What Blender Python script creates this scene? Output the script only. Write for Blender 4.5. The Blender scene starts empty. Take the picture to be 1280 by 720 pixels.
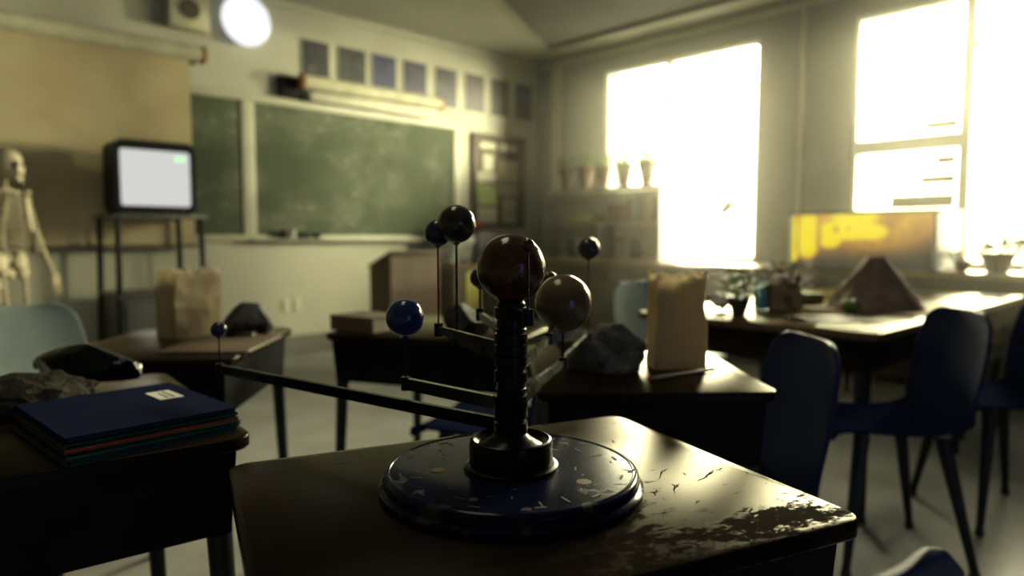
import bpy, bmesh, math, random
from mathutils import Vector, Matrix, noise as mnoise
C = bpy.context.scene.collection
PI = math.pi
rnd = random.Random(7)

# ---------------------------------------------------------------- materials
def nodes_of(m):
    m.use_nodes = True
    return m.node_tree.nodes, m.node_tree.links, m.node_tree.nodes['Principled BSDF']

def mat(name, col, rough=.5, metal=0., var=.15, scale=8., bump=0., bscale=40., coat=0., spec=.5, rvar=0., col2=None, stretch=None):
    m = bpy.data.materials.new(name); n, l, b = nodes_of(m)
    tc = n.new('ShaderNodeTexCoord'); mp = n.new('ShaderNodeMapping')
    if stretch: mp.inputs['Scale'].default_value = stretch
    l.new(tc.outputs['Object'], mp.inputs['Vector'])
    nz = n.new('ShaderNodeTexNoise'); nz.inputs['Scale'].default_value = scale; nz.inputs['Detail'].default_value = 6
    l.new(mp.outputs[0], nz.inputs['Vector'])
    r = n.new('ShaderNodeValToRGB')
    c2 = col2 or tuple(min(1, c*(1+var)) for c in col); c1 = tuple(c*(1-var) for c in col) if not col2 else col
    r.color_ramp.elements[0].position = .3; r.color_ramp.elements[1].position = .7
    r.color_ramp.elements[0].color = (*c1, 1); r.color_ramp.elements[1].color = (*c2, 1)
    l.new(nz.outputs['Fac'], r.inputs[0]); l.new(r.outputs[0], b.inputs['Base Color'])
    b.inputs['Roughness'].default_value = rough; b.inputs['Metallic'].default_value = metal
    b.inputs['Specular IOR Level'].default_value = spec
    if coat: b.inputs['Coat Weight'].default_value = coat; b.inputs['Coat Roughness'].default_value = .08
    if rvar:
        mr = n.new('ShaderNodeMapRange'); mr.inputs['To Min'].default_value = max(0, rough-rvar); mr.inputs['To Max'].default_value = rough+rvar
        l.new(nz.outputs['Fac'], mr.inputs['Value']); l.new(mr.outputs[0], b.inputs['Roughness'])
    if bump:
        n2 = n.new('ShaderNodeTexNoise'); n2.inputs['Scale'].default_value = bscale; n2.inputs['Detail'].default_value = 8
        l.new(mp.outputs[0], n2.inputs['Vector'])
        bp = n.new('ShaderNodeBump'); bp.inputs['Strength'].default_value = bump; bp.inputs['Distance'].default_value = .02
        l.new(n2.outputs['Fac'], bp.inputs['Height']); l.new(bp.outputs[0], b.inputs['Normal'])
    return m

def emat(name, col, strength):
    m = bpy.data.materials.new(name); n, l, b = nodes_of(m)
    b.inputs['Base Color'].default_value = (.03, .03, .03, 1)
    b.inputs['Emission Color'].default_value = (*col, 1); b.inputs['Emission Strength'].default_value = strength
    b.inputs['Roughness'].default_value = .3
    return m

def math_node(n, l, op, a, b=None, clamp=False):
    x = n.new('ShaderNodeMath'); x.operation = op; x.use_clamp = clamp
    for i, v in enumerate((a, b)):
        if v is None: continue
        if isinstance(v, (int, float)): x.inputs[i].default_value = v
        else: l.new(v, x.inputs[i])
    return x.outputs[0]

def desk_top_mat(name, cx, cy, rx, ry, amount, base=(.013, .0085, .006), rough=.30, ior=1.10):
    """wood laminate; worn bare round (cx, cy) of the desk top, with scratches"""
    m = bpy.data.materials.new(name); n, l, b = nodes_of(m)
    tc = n.new('ShaderNodeTexCoord')
    sx = n.new('ShaderNodeSeparateXYZ'); l.new(tc.outputs['Object'], sx.inputs[0])
    dx = math_node(n, l, 'DIVIDE', math_node(n, l, 'SUBTRACT', sx.outputs[0], cx), rx)
    dy = math_node(n, l, 'DIVIDE', math_node(n, l, 'SUBTRACT', sx.outputs[1], cy), ry)
    d = math_node(n, l, 'SQRT', math_node(n, l, 'ADD', math_node(n, l, 'MULTIPLY', dx, dx), math_node(n, l, 'MULTIPLY', dy, dy)))
    near = math_node(n, l, 'SUBTRACT', 1.0, d, True)
    mp = n.new('ShaderNodeMapping'); mp.inputs['Scale'].default_value = (.75, 1.3, 1); l.new(tc.outputs['Object'], mp.inputs[0])
    nz = n.new('ShaderNodeTexNoise'); nz.inputs['Scale'].default_value = 13; nz.inputs['Detail'].default_value = 15; nz.inputs['Roughness'].default_value = .80
    l.new(mp.outputs[0], nz.inputs['Vector'])
    nf = n.new('ShaderNodeTexNoise'); nf.inputs['Scale'].default_value = 75; nf.inputs['Detail'].default_value = 4; l.new(mp.outputs[0], nf.inputs['Vector'])
    v = math_node(n, l, 'ADD', nz.outputs['Fac'], math_node(n, l, 'MULTIPLY', near, amount))
    v = math_node(n, l, 'ADD', v, math_node(n, l, 'MULTIPLY', math_node(n, l, 'SUBTRACT', nf.outputs['Fac'], .5), .30))
    wear = n.new('ShaderNodeMapRange'); wear.inputs['From Min'].default_value = .645; wear.inputs['From Max'].default_value = .69
    l.new(v, wear.inputs['Value'])
    # short scratches: thin stretched noise bands
    mp2 = n.new('ShaderNodeMapping'); mp2.inputs['Scale'].default_value = (16, 120, 1); mp2.inputs['Rotation'].default_value = (0, 0, .75); l.new(tc.outputs['Object'], mp2.inputs[0])
    n2 = n.new('ShaderNodeTexNoise'); n2.inputs['Scale'].default_value = 1.0; n2.inputs['Detail'].default_value = 5; l.new(mp2.outputs[0], n2.inputs['Vector'])
    scr = n.new('ShaderNodeMapRange'); scr.inputs['From Min'].default_value = .675; scr.inputs['From Max'].default_value = .70; l.new(n2.outputs['Fac'], scr.inputs['Value'])
    mask = math_node(n, l, 'MAXIMUM', wear.outputs[0], scr.outputs[0], True)
    # wood grain
    mg = n.new('ShaderNodeMapping'); mg.inputs['Scale'].default_value = (2.5, 34, 1); l.new(tc.outputs['Object'], mg.inputs[0])
    ng = n.new('ShaderNodeTexNoise'); ng.inputs['Scale'].default_value = 2; ng.inputs['Detail'].default_value = 6; l.new(mg.outputs[0], ng.inputs['Vector'])
    rg = n.new('ShaderNodeValToRGB')
    rg.color_ramp.elements[0].color = (*[c*.55 for c in base], 1); rg.color_ramp.elements[1].color = (*[c*1.25 for c in base], 1)
    l.new(ng.outputs['Fac'], rg.inputs[0])
    mx = n.new('ShaderNodeMixRGB'); l.new(mask, mx.inputs[0]); l.new(rg.outputs[0], mx.inputs[1]); mx.inputs[2].default_value = (.016, .012, .009, 1)
    smudge = n.new('ShaderNodeMapRange'); smudge.inputs['To Min'].default_value = rough-.07; smudge.inputs['To Max'].default_value = rough+.12
    ns = n.new('ShaderNodeTexNoise'); ns.inputs['Scale'].default_value = 5; ns.inputs['Detail'].default_value = 5; l.new(tc.outputs['Object'], ns.inputs['Vector']); l.new(ns.outputs['Fac'], smudge.inputs['Value'])
    rr = math_node(n, l, 'ADD', smudge.outputs[0], math_node(n, l, 'MULTIPLY', mask, .6), True)
    bp = n.new('ShaderNodeBump'); bp.inputs['Strength'].default_value = .12; bp.inputs['Distance'].default_value = .0008; bp.invert = True
    l.new(mask, bp.inputs['Height'])
    n.remove(b)
    df = n.new('ShaderNodeBsdfDiffuse'); l.new(mx.outputs[0], df.inputs['Color']); l.new(bp.outputs[0], df.inputs['Normal'])
    gl = n.new('ShaderNodeBsdfGlossy'); gl.distribution = 'BECKMANN'; l.new(rr, gl.inputs['Roughness']); l.new(bp.outputs[0], gl.inputs['Normal']); gl.inputs['Color'].default_value = (1, .96, .86, 1)
    fr = n.new('ShaderNodeFresnel'); fr.inputs['IOR'].default_value = ior
    fac = math_node(n, l, 'MULTIPLY', fr.outputs[0], math_node(n, l, 'SUBTRACT', 1.0, math_node(n, l, 'MULTIPLY', mask, .85)))
    ms = n.new('ShaderNodeMixShader'); l.new(fac, ms.inputs[0]); l.new(df.outputs[0], ms.inputs[1]); l.new(gl.outputs[0], ms.inputs[2])
    l.new(ms.outputs[0], n['Material Output'].inputs['Surface'])
    return m

M = {}
M['wall'] = mat('wall_paint', (.62, .60, .47), .75, var=.06, scale=2.5, bump=.05)
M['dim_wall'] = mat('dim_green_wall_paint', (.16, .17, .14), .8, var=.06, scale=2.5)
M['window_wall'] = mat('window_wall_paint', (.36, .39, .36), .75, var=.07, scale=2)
M['ceiling'] = mat('ceiling_plaster', (.60, .60, .50), .9, var=.06, scale=2)
M['soffit_shade'] = mat('soffit_shade_paint', (.15, .145, .125), .9, var=.08, scale=2)  # shade put into the colour, far darker than the ceiling
M['floor'] = mat('floor_vinyl', (.44, .44, .42), .42, var=.2, scale=3, rvar=.1, spec=.10)
M['baseboard'] = mat('baseboard_rubber', (.21, .20, .17), .5)
M['trimwhite'] = mat('cream_trim', (.64, .62, .48), .5, var=.05)
M['whiteframe'] = mat('white_window_frame', (.78, .78, .72), .45, var=.04)
M['metal_dark'] = mat('dark_painted_metal', (.008, .008, .011), .5, 0., var=.3, scale=20, rvar=.08, spec=.03)
M['leg'] = mat('dark_leg_metal', (.012, .013, .018), .4, 0., var=.3, scale=15, spec=.2)
M['rubber'] = mat('rubber_foot', (.02, .02, .02), .8)
M['blue_plastic'] = mat('navy_chair_plastic', (.012, .018, .055), .5, var=.12, scale=6, rvar=.06, spec=.06)
M['brass_black'] = mat('blackened_steel', (.007, .007, .008), .28, .5, var=.3, scale=30, rvar=.08, spec=.06)
M['steel'] = mat('worn_steel', (.045, .044, .04), .22, .8, var=.2, scale=40)
M['paperbag'] = mat('brown_paper', (.40, .33, .23), .8, var=.16, scale=9, bump=.5, bscale=14)
M['rock'] = mat('grey_rock', (.038, .034, .028), .9, spec=.03, var=.6, scale=28, bump=.9, bscale=40)
M['rock_grey'] = mat('grey_brown_rock', (.12, .105, .08), .9, var=.5, scale=28, bump=.9, bscale=40, spec=.05)
M['obsidian'] = mat('black_glassy_stone', (.004, .004, .005), .10, var=.4, bump=.25, bscale=18, spec=.10)
M['coal'] = mat('charcoal_stone', (.016, .016, .017), .6, var=.5, scale=20, bump=.6, bscale=22, spec=.15)
M['brownwood'] = mat('brown_wood', (.13, .085, .055), .6, var=.3, scale=4, stretch=(1, 1, .12))
M['darkwood'] = mat('dark_wood', (.11, .075, .05), .5, var=.3, scale=4, stretch=(1, 1, .12))
M['counterwood'] = mat('counter_wood', (.30, .19, .09), .4, var=.25, scale=4)
M['blackplastic'] = mat('black_plastic', (.008, .008, .011), .5, spec=.15)
M['bone'] = mat('old_bone', (.62, .54, .37), .6, var=.2, scale=14, bump=.2)
M['cream'] = mat('cream_plastic', (.68, .64, .45), .5)
M['grille'] = mat('brown_speaker_grille', (.11, .095, .065), .8, var=.4, scale=60)
M['terracotta'] = mat('terracotta', (.12, .07, .04), .8, var=.2, scale=12)
M['leaf'] = mat('leaf_green', (.13, .21, .045), .5, var=.4, scale=12)
M['blackwood'] = mat('black_stained_wood', (.014, .011, .009), .6, var=.3, spec=.03)
M['navy_seat'] = mat('navy_seat_plastic', (.010, .015, .042), .6, var=.12, scale=6, spec=.0)
M['paper'] = mat('aged_paper', (.78, .75, .58), .8, var=.1, scale=5)
M['palepaper'] = mat('pale_paper', (.70, .70, .62), .8, var=.15, scale=6, bump=.3)
M['notice'] = mat('dark_notice_board', (.14, .115, .08), .85, var=.2, scale=30)
M['copper'] = mat('reddish_end_cap', (.38, .17, .07), .5)
M['white_panel'] = mat('white_panel', (.82, .82, .84), .5, var=.03)
M['shelfgrey'] = mat('weathered_grey_wood', (.48, .43, .33), .7, var=.2, scale=6)
M['navy_cover'] = mat('navy_folder', (.004, .008, .032), .6, var=.12, scale=30, spec=.02)
M['green_cover'] = mat('green_folder', (.014, .05, .034), .55, spec=.1)
M['red_cover'] = mat('red_folder', (.2, .03, .018), .55, spec=.1)
M['teal_cover'] = mat('teal_folder', (.01, .034, .034), .55, spec=.1)
M['volcano'] = mat('volcano_plaster', (.20, .14, .105), .85, var=.35, scale=14, bump=.9, bscale=16)
M['apple'] = mat('green_apple', (.10, .17, .03), .25, var=.3, scale=9)
M['cardboard'] = mat('brown_cardboard', (.26, .18, .10), .8, var=.12)
M['yellow_paint'] = mat('yellow_paint', (.72, .64, .16), .5)
M['redball'] = mat('dark_red_rubber', (.28, .05, .035), .5)
M['tin'] = mat('dark_tin', (.08, .075, .07), .4, .6)
M['blueliquid'] = mat('pale_blue_liquid', (.35, .55, .62), .2)
M['clay'] = mat('grey_cart_steel', (.14, .14, .135), .45, .3)

def translucent(m, col, f):
    n, l = m.node_tree.nodes, m.node_tree.links
    t = n.new('ShaderNodeBsdfTranslucent'); t.inputs[0].default_value = (*col, 1)
    mx = n.new('ShaderNodeMixShader'); mx.inputs[0].default_value = f
    l.new(n['Principled BSDF'].outputs[0], mx.inputs[1]); l.new(t.outputs[0], mx.inputs[2]); l.new(mx.outputs[0], n['Material Output'].inputs['Surface'])
translucent(M['paperbag'], (.74, .66, .48), .5)
# projection screen with soft brown stains
def screen_mat():
    m = mat('stained_screen_fabric', (.62, .52, .32), .85, var=.0, scale=2.2, col2=(.42, .32, .17))
    for nd in m.node_tree.nodes:
        if nd.type == 'VALTORGB':
            nd.color_ramp.elements[0].position = .42; nd.color_ramp.elements[1].position = .85
    return m
M['screen'] = screen_mat()

def board_mat():
    m = bpy.data.materials.new('green_chalkboard'); n, l, b = nodes_of(m)
    tc = n.new('ShaderNodeTexCoord')
    nz = n.new('ShaderNodeTexNoise'); nz.inputs['Scale'].default_value = 2.6; nz.inputs['Detail'].default_value = 5; l.new(tc.outputs['Object'], nz.inputs['Vector'])
    mp = n.new('ShaderNodeMapping'); mp.inputs['Scale'].default_value = (11, 1, 22); l.new(tc.outputs['Object'], mp.inputs[0])
    n2 = n.new('ShaderNodeTexNoise'); n2.inputs['Scale'].default_value = 1.; n2.inputs['Detail'].default_value = 3; l.new(mp.outputs[0], n2.inputs['Vector'])
    chalk = n.new('ShaderNodeMapRange'); chalk.inputs['From Min'].default_value = .54; chalk.inputs['From Max'].default_value = .72; l.new(n2.outputs['Fac'], chalk.inputs['Value'])
    reg = n.new('ShaderNodeMapRange'); reg.inputs['From Min'].default_value = .46; reg.inputs['From Max'].default_value = .62; l.new(nz.outputs['Fac'], reg.inputs['Value'])
    f = math_node(n, l, 'MULTIPLY', math_node(n, l, 'MULTIPLY', chalk.outputs[0], reg.outputs[0]), .36)
    dust = math_node(n, l, 'MULTIPLY', reg.outputs[0], .10)
    f = math_node(n, l, 'ADD', f, dust, True)
    mx = n.new('ShaderNodeMixRGB'); l.new(f, mx.inputs[0]); mx.inputs[1].default_value = (.075, .095, .05, 1); mx.inputs[2].default_value = (.55, .56, .42, 1)
    l.new(mx.outputs[0], b.inputs['Base Color']); b.inputs['Roughness'].default_value = .75
    return m
M['board'] = board_mat()

def poster_mat(name, a, bcol, c, seed):
    m = bpy.data.materials.new(name); n, l, b = nodes_of(m)
    tc = n.new('ShaderNodeTexCoord'); mp = n.new('ShaderNodeMapping'); mp.inputs['Location'].default_value = (seed*3.1, 0, seed*1.7)
    l.new(tc.outputs['Object'], mp.inputs[0])
    nz = n.new('ShaderNodeTexNoise'); nz.inputs['Scale'].default_value = 7; nz.inputs['Detail'].default_value = 4; l.new(mp.outputs[0], nz.inputs['Vector'])
    r = n.new('ShaderNodeValToRGB'); e = r.color_ramp.elements
    e[0].position = .38; e[0].color = (*a, 1); e[1].position = .56; e[1].color = (*bcol, 1)
    x = e.new(.68); x.color = (*c, 1)
    l.new(nz.outputs['Fac'], r.inputs[0]); l.new(r.outputs[0], b.inputs['Base Color']); b.inputs['Roughness'].default_value = .5
    return m

def glass_mat(name, tint=(1, 1, 1)):
    m = bpy.data.materials.new(name); m.use_nodes = True
    n, l = m.node_tree.nodes, m.node_tree.links
    n.remove(n['Principled BSDF'])
    t = n.new('ShaderNodeBsdfTransparent'); t.inputs[0].default_value = (*tint, 1)
    g = n.new('ShaderNodeBsdfGlossy'); g.inputs['Roughness'].default_value = .03
    fr = n.new('ShaderNodeFresnel'); fr.inputs['IOR'].default_value = 1.12
    mx = n.new('ShaderNodeMixShader'); l.new(fr.outputs[0], mx.inputs[0]); l.new(t.outputs[0], mx.inputs[1]); l.new(g.outputs[0], mx.inputs[2])
    l.new(mx.outputs[0], n['Material Output'].inputs['Surface'])
    return m
M['glass'] = glass_mat('window_glass'); M['clear'] = glass_mat('clear_glass', (.85, .93, .92))

# ---------------------------------------------------------------- mesh builder
class MB:
    def __init__(s): s.b = bmesh.new()
    def _x(s, verts, mtx):
        bmesh.ops.transform(s.b, matrix=mtx, verts=verts)
    def box(s, c, d, rot=(0, 0, 0), bev=0., seg=2):
        r = bmesh.ops.create_cube(s.b, size=1.0); v = r['verts']
        bmesh.ops.scale(s.b, vec=d, verts=v)
        if bev:
            es = list({e for q in v for e in q.link_edges})
            o = bmesh.ops.bevel(s.b, geom=es, offset=bev, segments=seg, affect='EDGES', profile=.5)
            v = list({q for f in o['faces'] for q in f.verts} | {q for q in v if q.is_valid})
        from mathutils import Euler
        s._x(v, Matrix.Translation(c) @ Euler(rot).to_matrix().to_4x4()); return s
    def lo(s, a, b_, bev=0.):
        return s.box(tuple((p+q)/2 for p, q in zip(a, b_)), tuple(abs(q-p) for p, q in zip(a, b_)), bev=bev)
    def cyl(s, p0, p1, r0, r1=None, seg=16, caps=True):
        r1 = r0 if r1 is None else r1
        p0, p1 = Vector(p0), Vector(p1); d = p1-p0
        r = bmesh.ops.create_cone(s.b, cap_ends=caps, segments=seg, radius1=r0, radius2=r1, depth=d.length)
        s._x(r['verts'], Matrix.Translation((p0+p1)/2) @ d.to_track_quat('Z', 'Y').to_matrix().to_4x4()); return s
    def bar(s, p0, p1, w, h):
        p0, p1 = Vector(p0), Vector(p1); d = p1-p0
        r = bmesh.ops.create_cube(s.b, size=1.0); v = r['verts']
        bmesh.ops.scale(s.b, vec=(d.length, w, h), verts=v)
        x = d.normalized(); y = Vector((0, 0, 1)).cross(x).normalized(); z = x.cross(y)
        m = Matrix((x, y, z)).transposed().to_4x4()
        s._x(v, Matrix.Translation((p0+p1)/2) @ m); return s
    def sph(s, c, r, sc=(1, 1, 1), u=24, v=16):
        q = bmesh.ops.create_uvsphere(s.b, u_segments=u, v_segments=v, radius=r)
        s._x(q['verts'], Matrix.Translation(c) @ Matrix.Diagonal((*sc, 1))); return s
    def lathe(s, prof, c=(0, 0, 0), seg=48):
        rings = []
        for r, z in prof:
            if r < 1e-6: rings.append([s.b.verts.new((c[0], c[1], c[2]+z))])
            else: rings.append([s.b.verts.new((c[0]+r*math.cos(2*PI*i/seg), c[1]+r*math.sin(2*PI*i/seg), c[2]+z)) for i in range(seg)])
        for a, b_ in zip(rings, rings[1:]):
            for i in range(seg):
                j = (i+1) % seg
                if len(a) == 1 and len(b_) == 1: continue
                if len(a) == 1: s.b.faces.new((a[0], b_[j], b_[i]))
                elif len(b_) == 1: s.b.faces.new((a[i], a[j], b_[0]))
                else: s.b.faces.new((a[i], a[j], b_[j], b_[i]))
        for rg, fl in ((rings[0], True), (rings[-1], False)):
            if len(rg) > 1:
                s.b.faces.new(rg[::-1] if fl else rg)
        return s
    def prism(s, poly, z0, z1):
        lo = [s.b.verts.new((x, y, z0)) for x, y in poly]; hi = [s.b.verts.new((x, y, z1)) for x, y in poly]
        n = len(poly); s.b.faces.new(lo[::-1]); s.b.faces.new(hi)
        for i in range(n): s.b.faces.new((lo[i], lo[(i+1) % n], hi[(i+1) % n], hi[i]))
        return s
    def hull(s, pts):
        vs = [s.b.verts.new(p) for p in pts]
        r = bmesh.ops.convex_hull(s.b, input=vs)
        junk = [g for g in r['geom_interior'] if isinstance(g, bmesh.types.BMVert)]
        if junk: bmesh.ops.delete(s.b, geom=junk, context='VERTS')
        return s
    def tube(s, pts, r, seg=10):
        for a, b_ in zip(pts, pts[1:]):
            ra = r if not callable(r) else r
            s.cyl(a, b_, r, seg=seg)
        for p in pts[1:-1]: s.sph(p, r, u=seg, v=8)
        return s
    def jag(s, amp, sc, seed=0):
        for v in s.b.verts:
            n = mnoise.noise_vector(v.co*sc + Vector((seed*7.3, seed*3.1, 0)))
            v.co += n*amp
        return s
    def sub(s, cuts=1):
        bmesh.ops.subdivide_edges(s.b, edges=s.b.edges[:], cuts=cuts, use_grid_fill=True); return s
    def make(s, name, m, parent=None, smooth=True, loc=None, rotz=0, angle=35):
        me = bpy.data.meshes.new(name)
        bmesh.ops.recalc_face_normals(s.b, faces=s.b.faces[:])
        s.b.to_mesh(me); s.b.free()
        me.materials.append(m)
        if smooth:
            for p in me.polygons: p.use_smooth = True
            try: me.set_sharp_from_angle(angle=math.radians(angle))
            except Exception: pass
        o = bpy.data.objects.new(name, me); C.objects.link(o)
        if parent: o.parent = parent
        if loc: o.location = loc
        o.rotation_euler.z = rotz
        return o

def tag(o, label, cat, group=None):
    o['label'] = label; o['category'] = cat
    if group: o['group'] = group
    return o
def thing(name, label, cat, loc=(0, 0, 0), rotz=0, group=None):
    o = bpy.data.objects.new(name, None); C.objects.link(o)
    o.empty_display_size = .1; o.location = loc; o.rotation_euler.z = rotz
    return tag(o, label, cat, group)
def struct(mb, name, m, smooth=False, **k):
    o = mb.make(name, m, smooth=smooth, **k); o['kind'] = 'structure'; return o
def dup(root, loc, rotz, label, group=None):
    r = root.copy(); C.objects.link(r); r.location = loc; r.rotation_euler.z = rotz; r['label'] = label
    if group: r['group'] = group
    for ch in root.children:
        c = ch.copy(); C.objects.link(c); c.parent = r
        for g in ch.children:
            d = g.copy(); C.objects.link(d); d.parent = c
    return r
def ang(v): return math.atan2(v[1], v[0])

# ---------------------------------------------------------------- the room
XW, YW, ZC, XL, YB = 5.85, 5.75, 3.03, -1.5, -3.6
struct(MB().lo((XL-.2, YB, -.12), (XW+.25, YW+.2, 0)), 'floor', M['floor'])
struct(MB().lo((XL-.2, YB, ZC), (XW+.25, YW+.2, ZC+.15)), 'ceiling', M['ceiling'])
struct(MB().lo((XL-.2, YW, 0), (XW+.25, YW+.2, ZC)), 'wall_front', M['wall'])
struct(MB().lo((XL-.2, YB, 0), (XL, YW, ZC)), 'wall_left', M['dim_wall'])
wins = [(3.03, 4.765), (.50, 2.235)]
WZ0, WZ1 = .816, 2.775
w = MB()
w.lo((XW, YB, 0), (XW+.25, YW, WZ0)); w.lo((XW, YB, WZ1), (XW+.25, YW, ZC))
bw = MB()    # back wall with a door-sized opening added to let in cool fill light
bw.lo((XL-.2, YB-.2, 0), (-1.0, YB, ZC)); bw.lo((.3, YB-.2, 0), (XW+.25, YB, ZC)); bw.lo((-1.0, YB-.2, 2.3), (.3, YB, ZC))
struct(bw, 'wall_back', M['dim_wall'])
edges = [YB] + [e for a, b_ in sorted(wins) for e in (a, b_)] + [YW]
for i in range(0, len(edges), 2): w.lo((XW, edges[i], WZ0), (XW+.25, edges[i+1], WZ1))
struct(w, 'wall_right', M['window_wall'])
struct(MB().lo((2.2 if False else XL, YW-.015, 0), (XW, YW, .17), bev=.004), 'baseboard_front', M['baseboard'])
struct(MB().lo((XL, YB, 0), (XL+.015, YW-.02, .17), bev=.004), 'baseboard_left', M['baseboard'])
# crown mouldings, conduit and pilaster strips
struct(MB().lo((XW-.035, YB, 2.93), (XW, YW-.05, 3.0), bev=.012), 'trim_1', M['trimwhite'])
struct(MB().lo((XL, YW-.04, 2.97), (XW-.04, YW, 3.03), bev=.01), 'trim_2', M['trimwhite'])
struct(MB().cyl((XW-.025, 2.63, .82), (XW-.025, 2.63, 2.92), .022), 'trim_3', M['trimwhite'], smooth=True)
struct(MB().lo((XW-.05, 5.36, .82), (XW, 5.50, 2.92), bev=.01), 'trim_4', M['trimwhite'])
struct(MB().prism([(5.19, 4.94), (4.17, 4.36), (3.0, 3.70), (3.0, YB+.01), (5.19, YB+.01)][::-1], 2.925, 3.03), 'ceiling_shade_soffit', M['soffit_shade'])  # angled outline and dark colour stand in for a shadow on the ceiling

struct(MB().lo((5.14, YB+.01, 2.895), (5.19, 4.90, 2.925)), 'shadow_gap_strip', M['soffit_shade'])  # dark strip painting in the shadow gap along the soffit edge
for k, (a, b_) in enumerate(wins):
    f = MB(); x0, x1 = XW+.03, XW+.10; t = .035; mid = (a+b_)/2 + .085
    f.lo((x0, a, WZ0), (x1, a+t, WZ1)); f.lo((x0, b_-t, WZ0), (x1, b_, WZ1))
    f.lo((x0, a+t, WZ0), (x1, b_-t, WZ0+t)); f.lo((x0, a+t, WZ1-t), (x1, b_-t, WZ1))
    f.lo((x0, mid-.035, WZ0+t), (x1, mid+.035, WZ1-t))
    if k == 0:
        f.lo((x0, a+t, 2.375), (x1, mid-.035, 2.405))
    else:
        f.lo((x0, mid+.035, 1.69), (x1, b_-t, 1.795)); f.lo((x0, a+t, 2.40), (x1, mid-.035, 2.43))
        f.lo((x0, mid+.035, 1.185), (x1, b_-t, 1.225))
    fr = struct(f, 'window_%d' % (k+1), M['whiteframe'])
    g = MB().lo((x0+.03, a+t*.6, WZ0+t*.6), (x0+.036, b_-t*.6, WZ1-t*.6)).make('glass_pane', M['glass'], fr, smooth=False); g['kind'] = 'structure'
    if k == 1:      # remains of a slatted blind beside the mullion
        for q, (zz, ln) in enumerate([(1.30, .42), (1.46, .22), (1.60, .12), (1.86, .2)]):
            s = MB().box((x0-.02, mid+.05+ln/2, zz), (.05, ln, .05 if q else .09), rot=(0, .3, 0), bev=.004).make('slat', M['shelfgrey'], fr); s['kind'] = 'structure'

# ---------------------------------------------------------------- front wall fittings
YF = YW
cb = thing('chalkboard', 'long green chalkboard with cream frame, smudged with chalk, on the front wall', 'chalkboard', (2.1, YF, 1.05))
MB().lo((-1.0, -.02, 0), (.26, 0, 1.10)).make('writing_panel', M['board'], cb, False)['label'] = 'narrow green panel half hidden by the screen'
MB().lo((.37, -.02, 0), (2.48, 0, 1.10)).make('writing_panel', M['board'], cb, False)
f = MB()
f.lo((-1.0, -.035, 1.10), (2.56, 0, 1.165), bev=.006); f.lo((.26, -.035, -.0), (.37, 0, 1.10), bev=.006)
f.lo((2.48, -.035, 0), (2.56, 0, 1.10), bev=.006); f.lo((-1.0, -.035, -.05), (2.56, 0, 0), bev=.006)
f.make('frame', M['trimwhite'], cb)
MB().lo((.3, -.11, -.05), (2.56, -.035, -.03), bev=.005).make('chalk_tray', M['trimwhite'], cb)
tz = 1.05-.03
def tray(name, label, cat, mb, m, x):
    return tag(mb.make(name, m, loc=(x, YF-.075, tz)), label, cat, 'things on the chalk tray')
tray('chalkboard_eraser', 'dark felt eraser standing at the corner end of the chalk tray', 'eraser', MB().box((0, 0, .04), (.05, .045, .08), bev=.006), M['blackplastic'], 2.68)
tray('paper_cup', 'small pale cup between two dark erasers on the chalk tray', 'cup', MB().lathe([(.024, 0), (.032, .08), (.028, .08), (.02, .006)], seg=20), M['palepaper'], 2.76)
tray('chalkboard_eraser', 'dark felt eraser just past the pale cup on the chalk tray', 'eraser', MB().box((0, 0, .028), (.10, .045, .055), bev=.006), M['blackplastic'], 2.86)
tray('chalkboard_eraser', 'little dark eraser farthest along the chalk tray', 'eraser', MB().box((0, 0, .025), (.06, .045, .05), bev=.006), M['blackplastic'], 2.99)

pcs = [((.055, .05, .07), (.07, .065, .085), (.22, .22, .19)), ((.06, .06, .065), (.10, .10, .09), (.13, .15, .14)), ((.05, .05, .14), (.07, .08, .26), (.15, .17, .30)),
       ((.055, .05, .09), (.07, .06, .16), (.15, .13, .16)), ((.06, .06, .075), (.09, .095, .12), (.13, .14, .16)), ((.075, .06, .055), (.11, .075, .09), (.13, .09, .13)),
       ((.075, .06, .045), (.10, .08, .055), (.13, .10, .10)), ((.08, .075, .12), (.11, .12, .20), (.13, .13, .12))]
pxs = [(2.92, 3.18), (3.275, 3.555), (3.625, 3.892), (3.985, 4.254), (4.373, 4.642), (4.76, 5.02), (5.12, 5.375), (5.49, 5.735)]
plab = ['dark slate poster with a pale diagonal streak, first of eight nearest the round lamp',
        'grey-green mottled dark poster, second of the eight from the round lamp',
        'brightest blue-violet poster, third of the eight from the round lamp',
        'dark poster with violet lower half, fourth of eight from the round lamp',
        'dull grey-blue poster, fifth of the eight from the round lamp',
        'dark brownish poster, sixth of the eight from the round lamp',
        'brown-purple poster, last but one in the row beside the room corner',
        'greyish violet poster, last of the row tight in the room corner']
for i, ((a, b_), c3) in enumerate(zip(pxs, pcs)):
    c3 = [tuple(q*.62 for q in cc) for cc in c3]
    pm = poster_mat('poster_print_%d' % i, *c3, i)
    p = thing('poster', plab[i], 'poster', ((a+b_)/2, YF, 2.56), 0, 'eight small posters high on the front wall')
    hw = (b_-a)/2
    MB().lo((-hw, -.012, -.195), (hw, -.004, .195), bev=.002).make('print', pm, p, False)
    MB().lo((-hw-.012, -.008, -.207), (hw+.012, 0, .207)).make('mount', M['trimwhite'], p, False)

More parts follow.
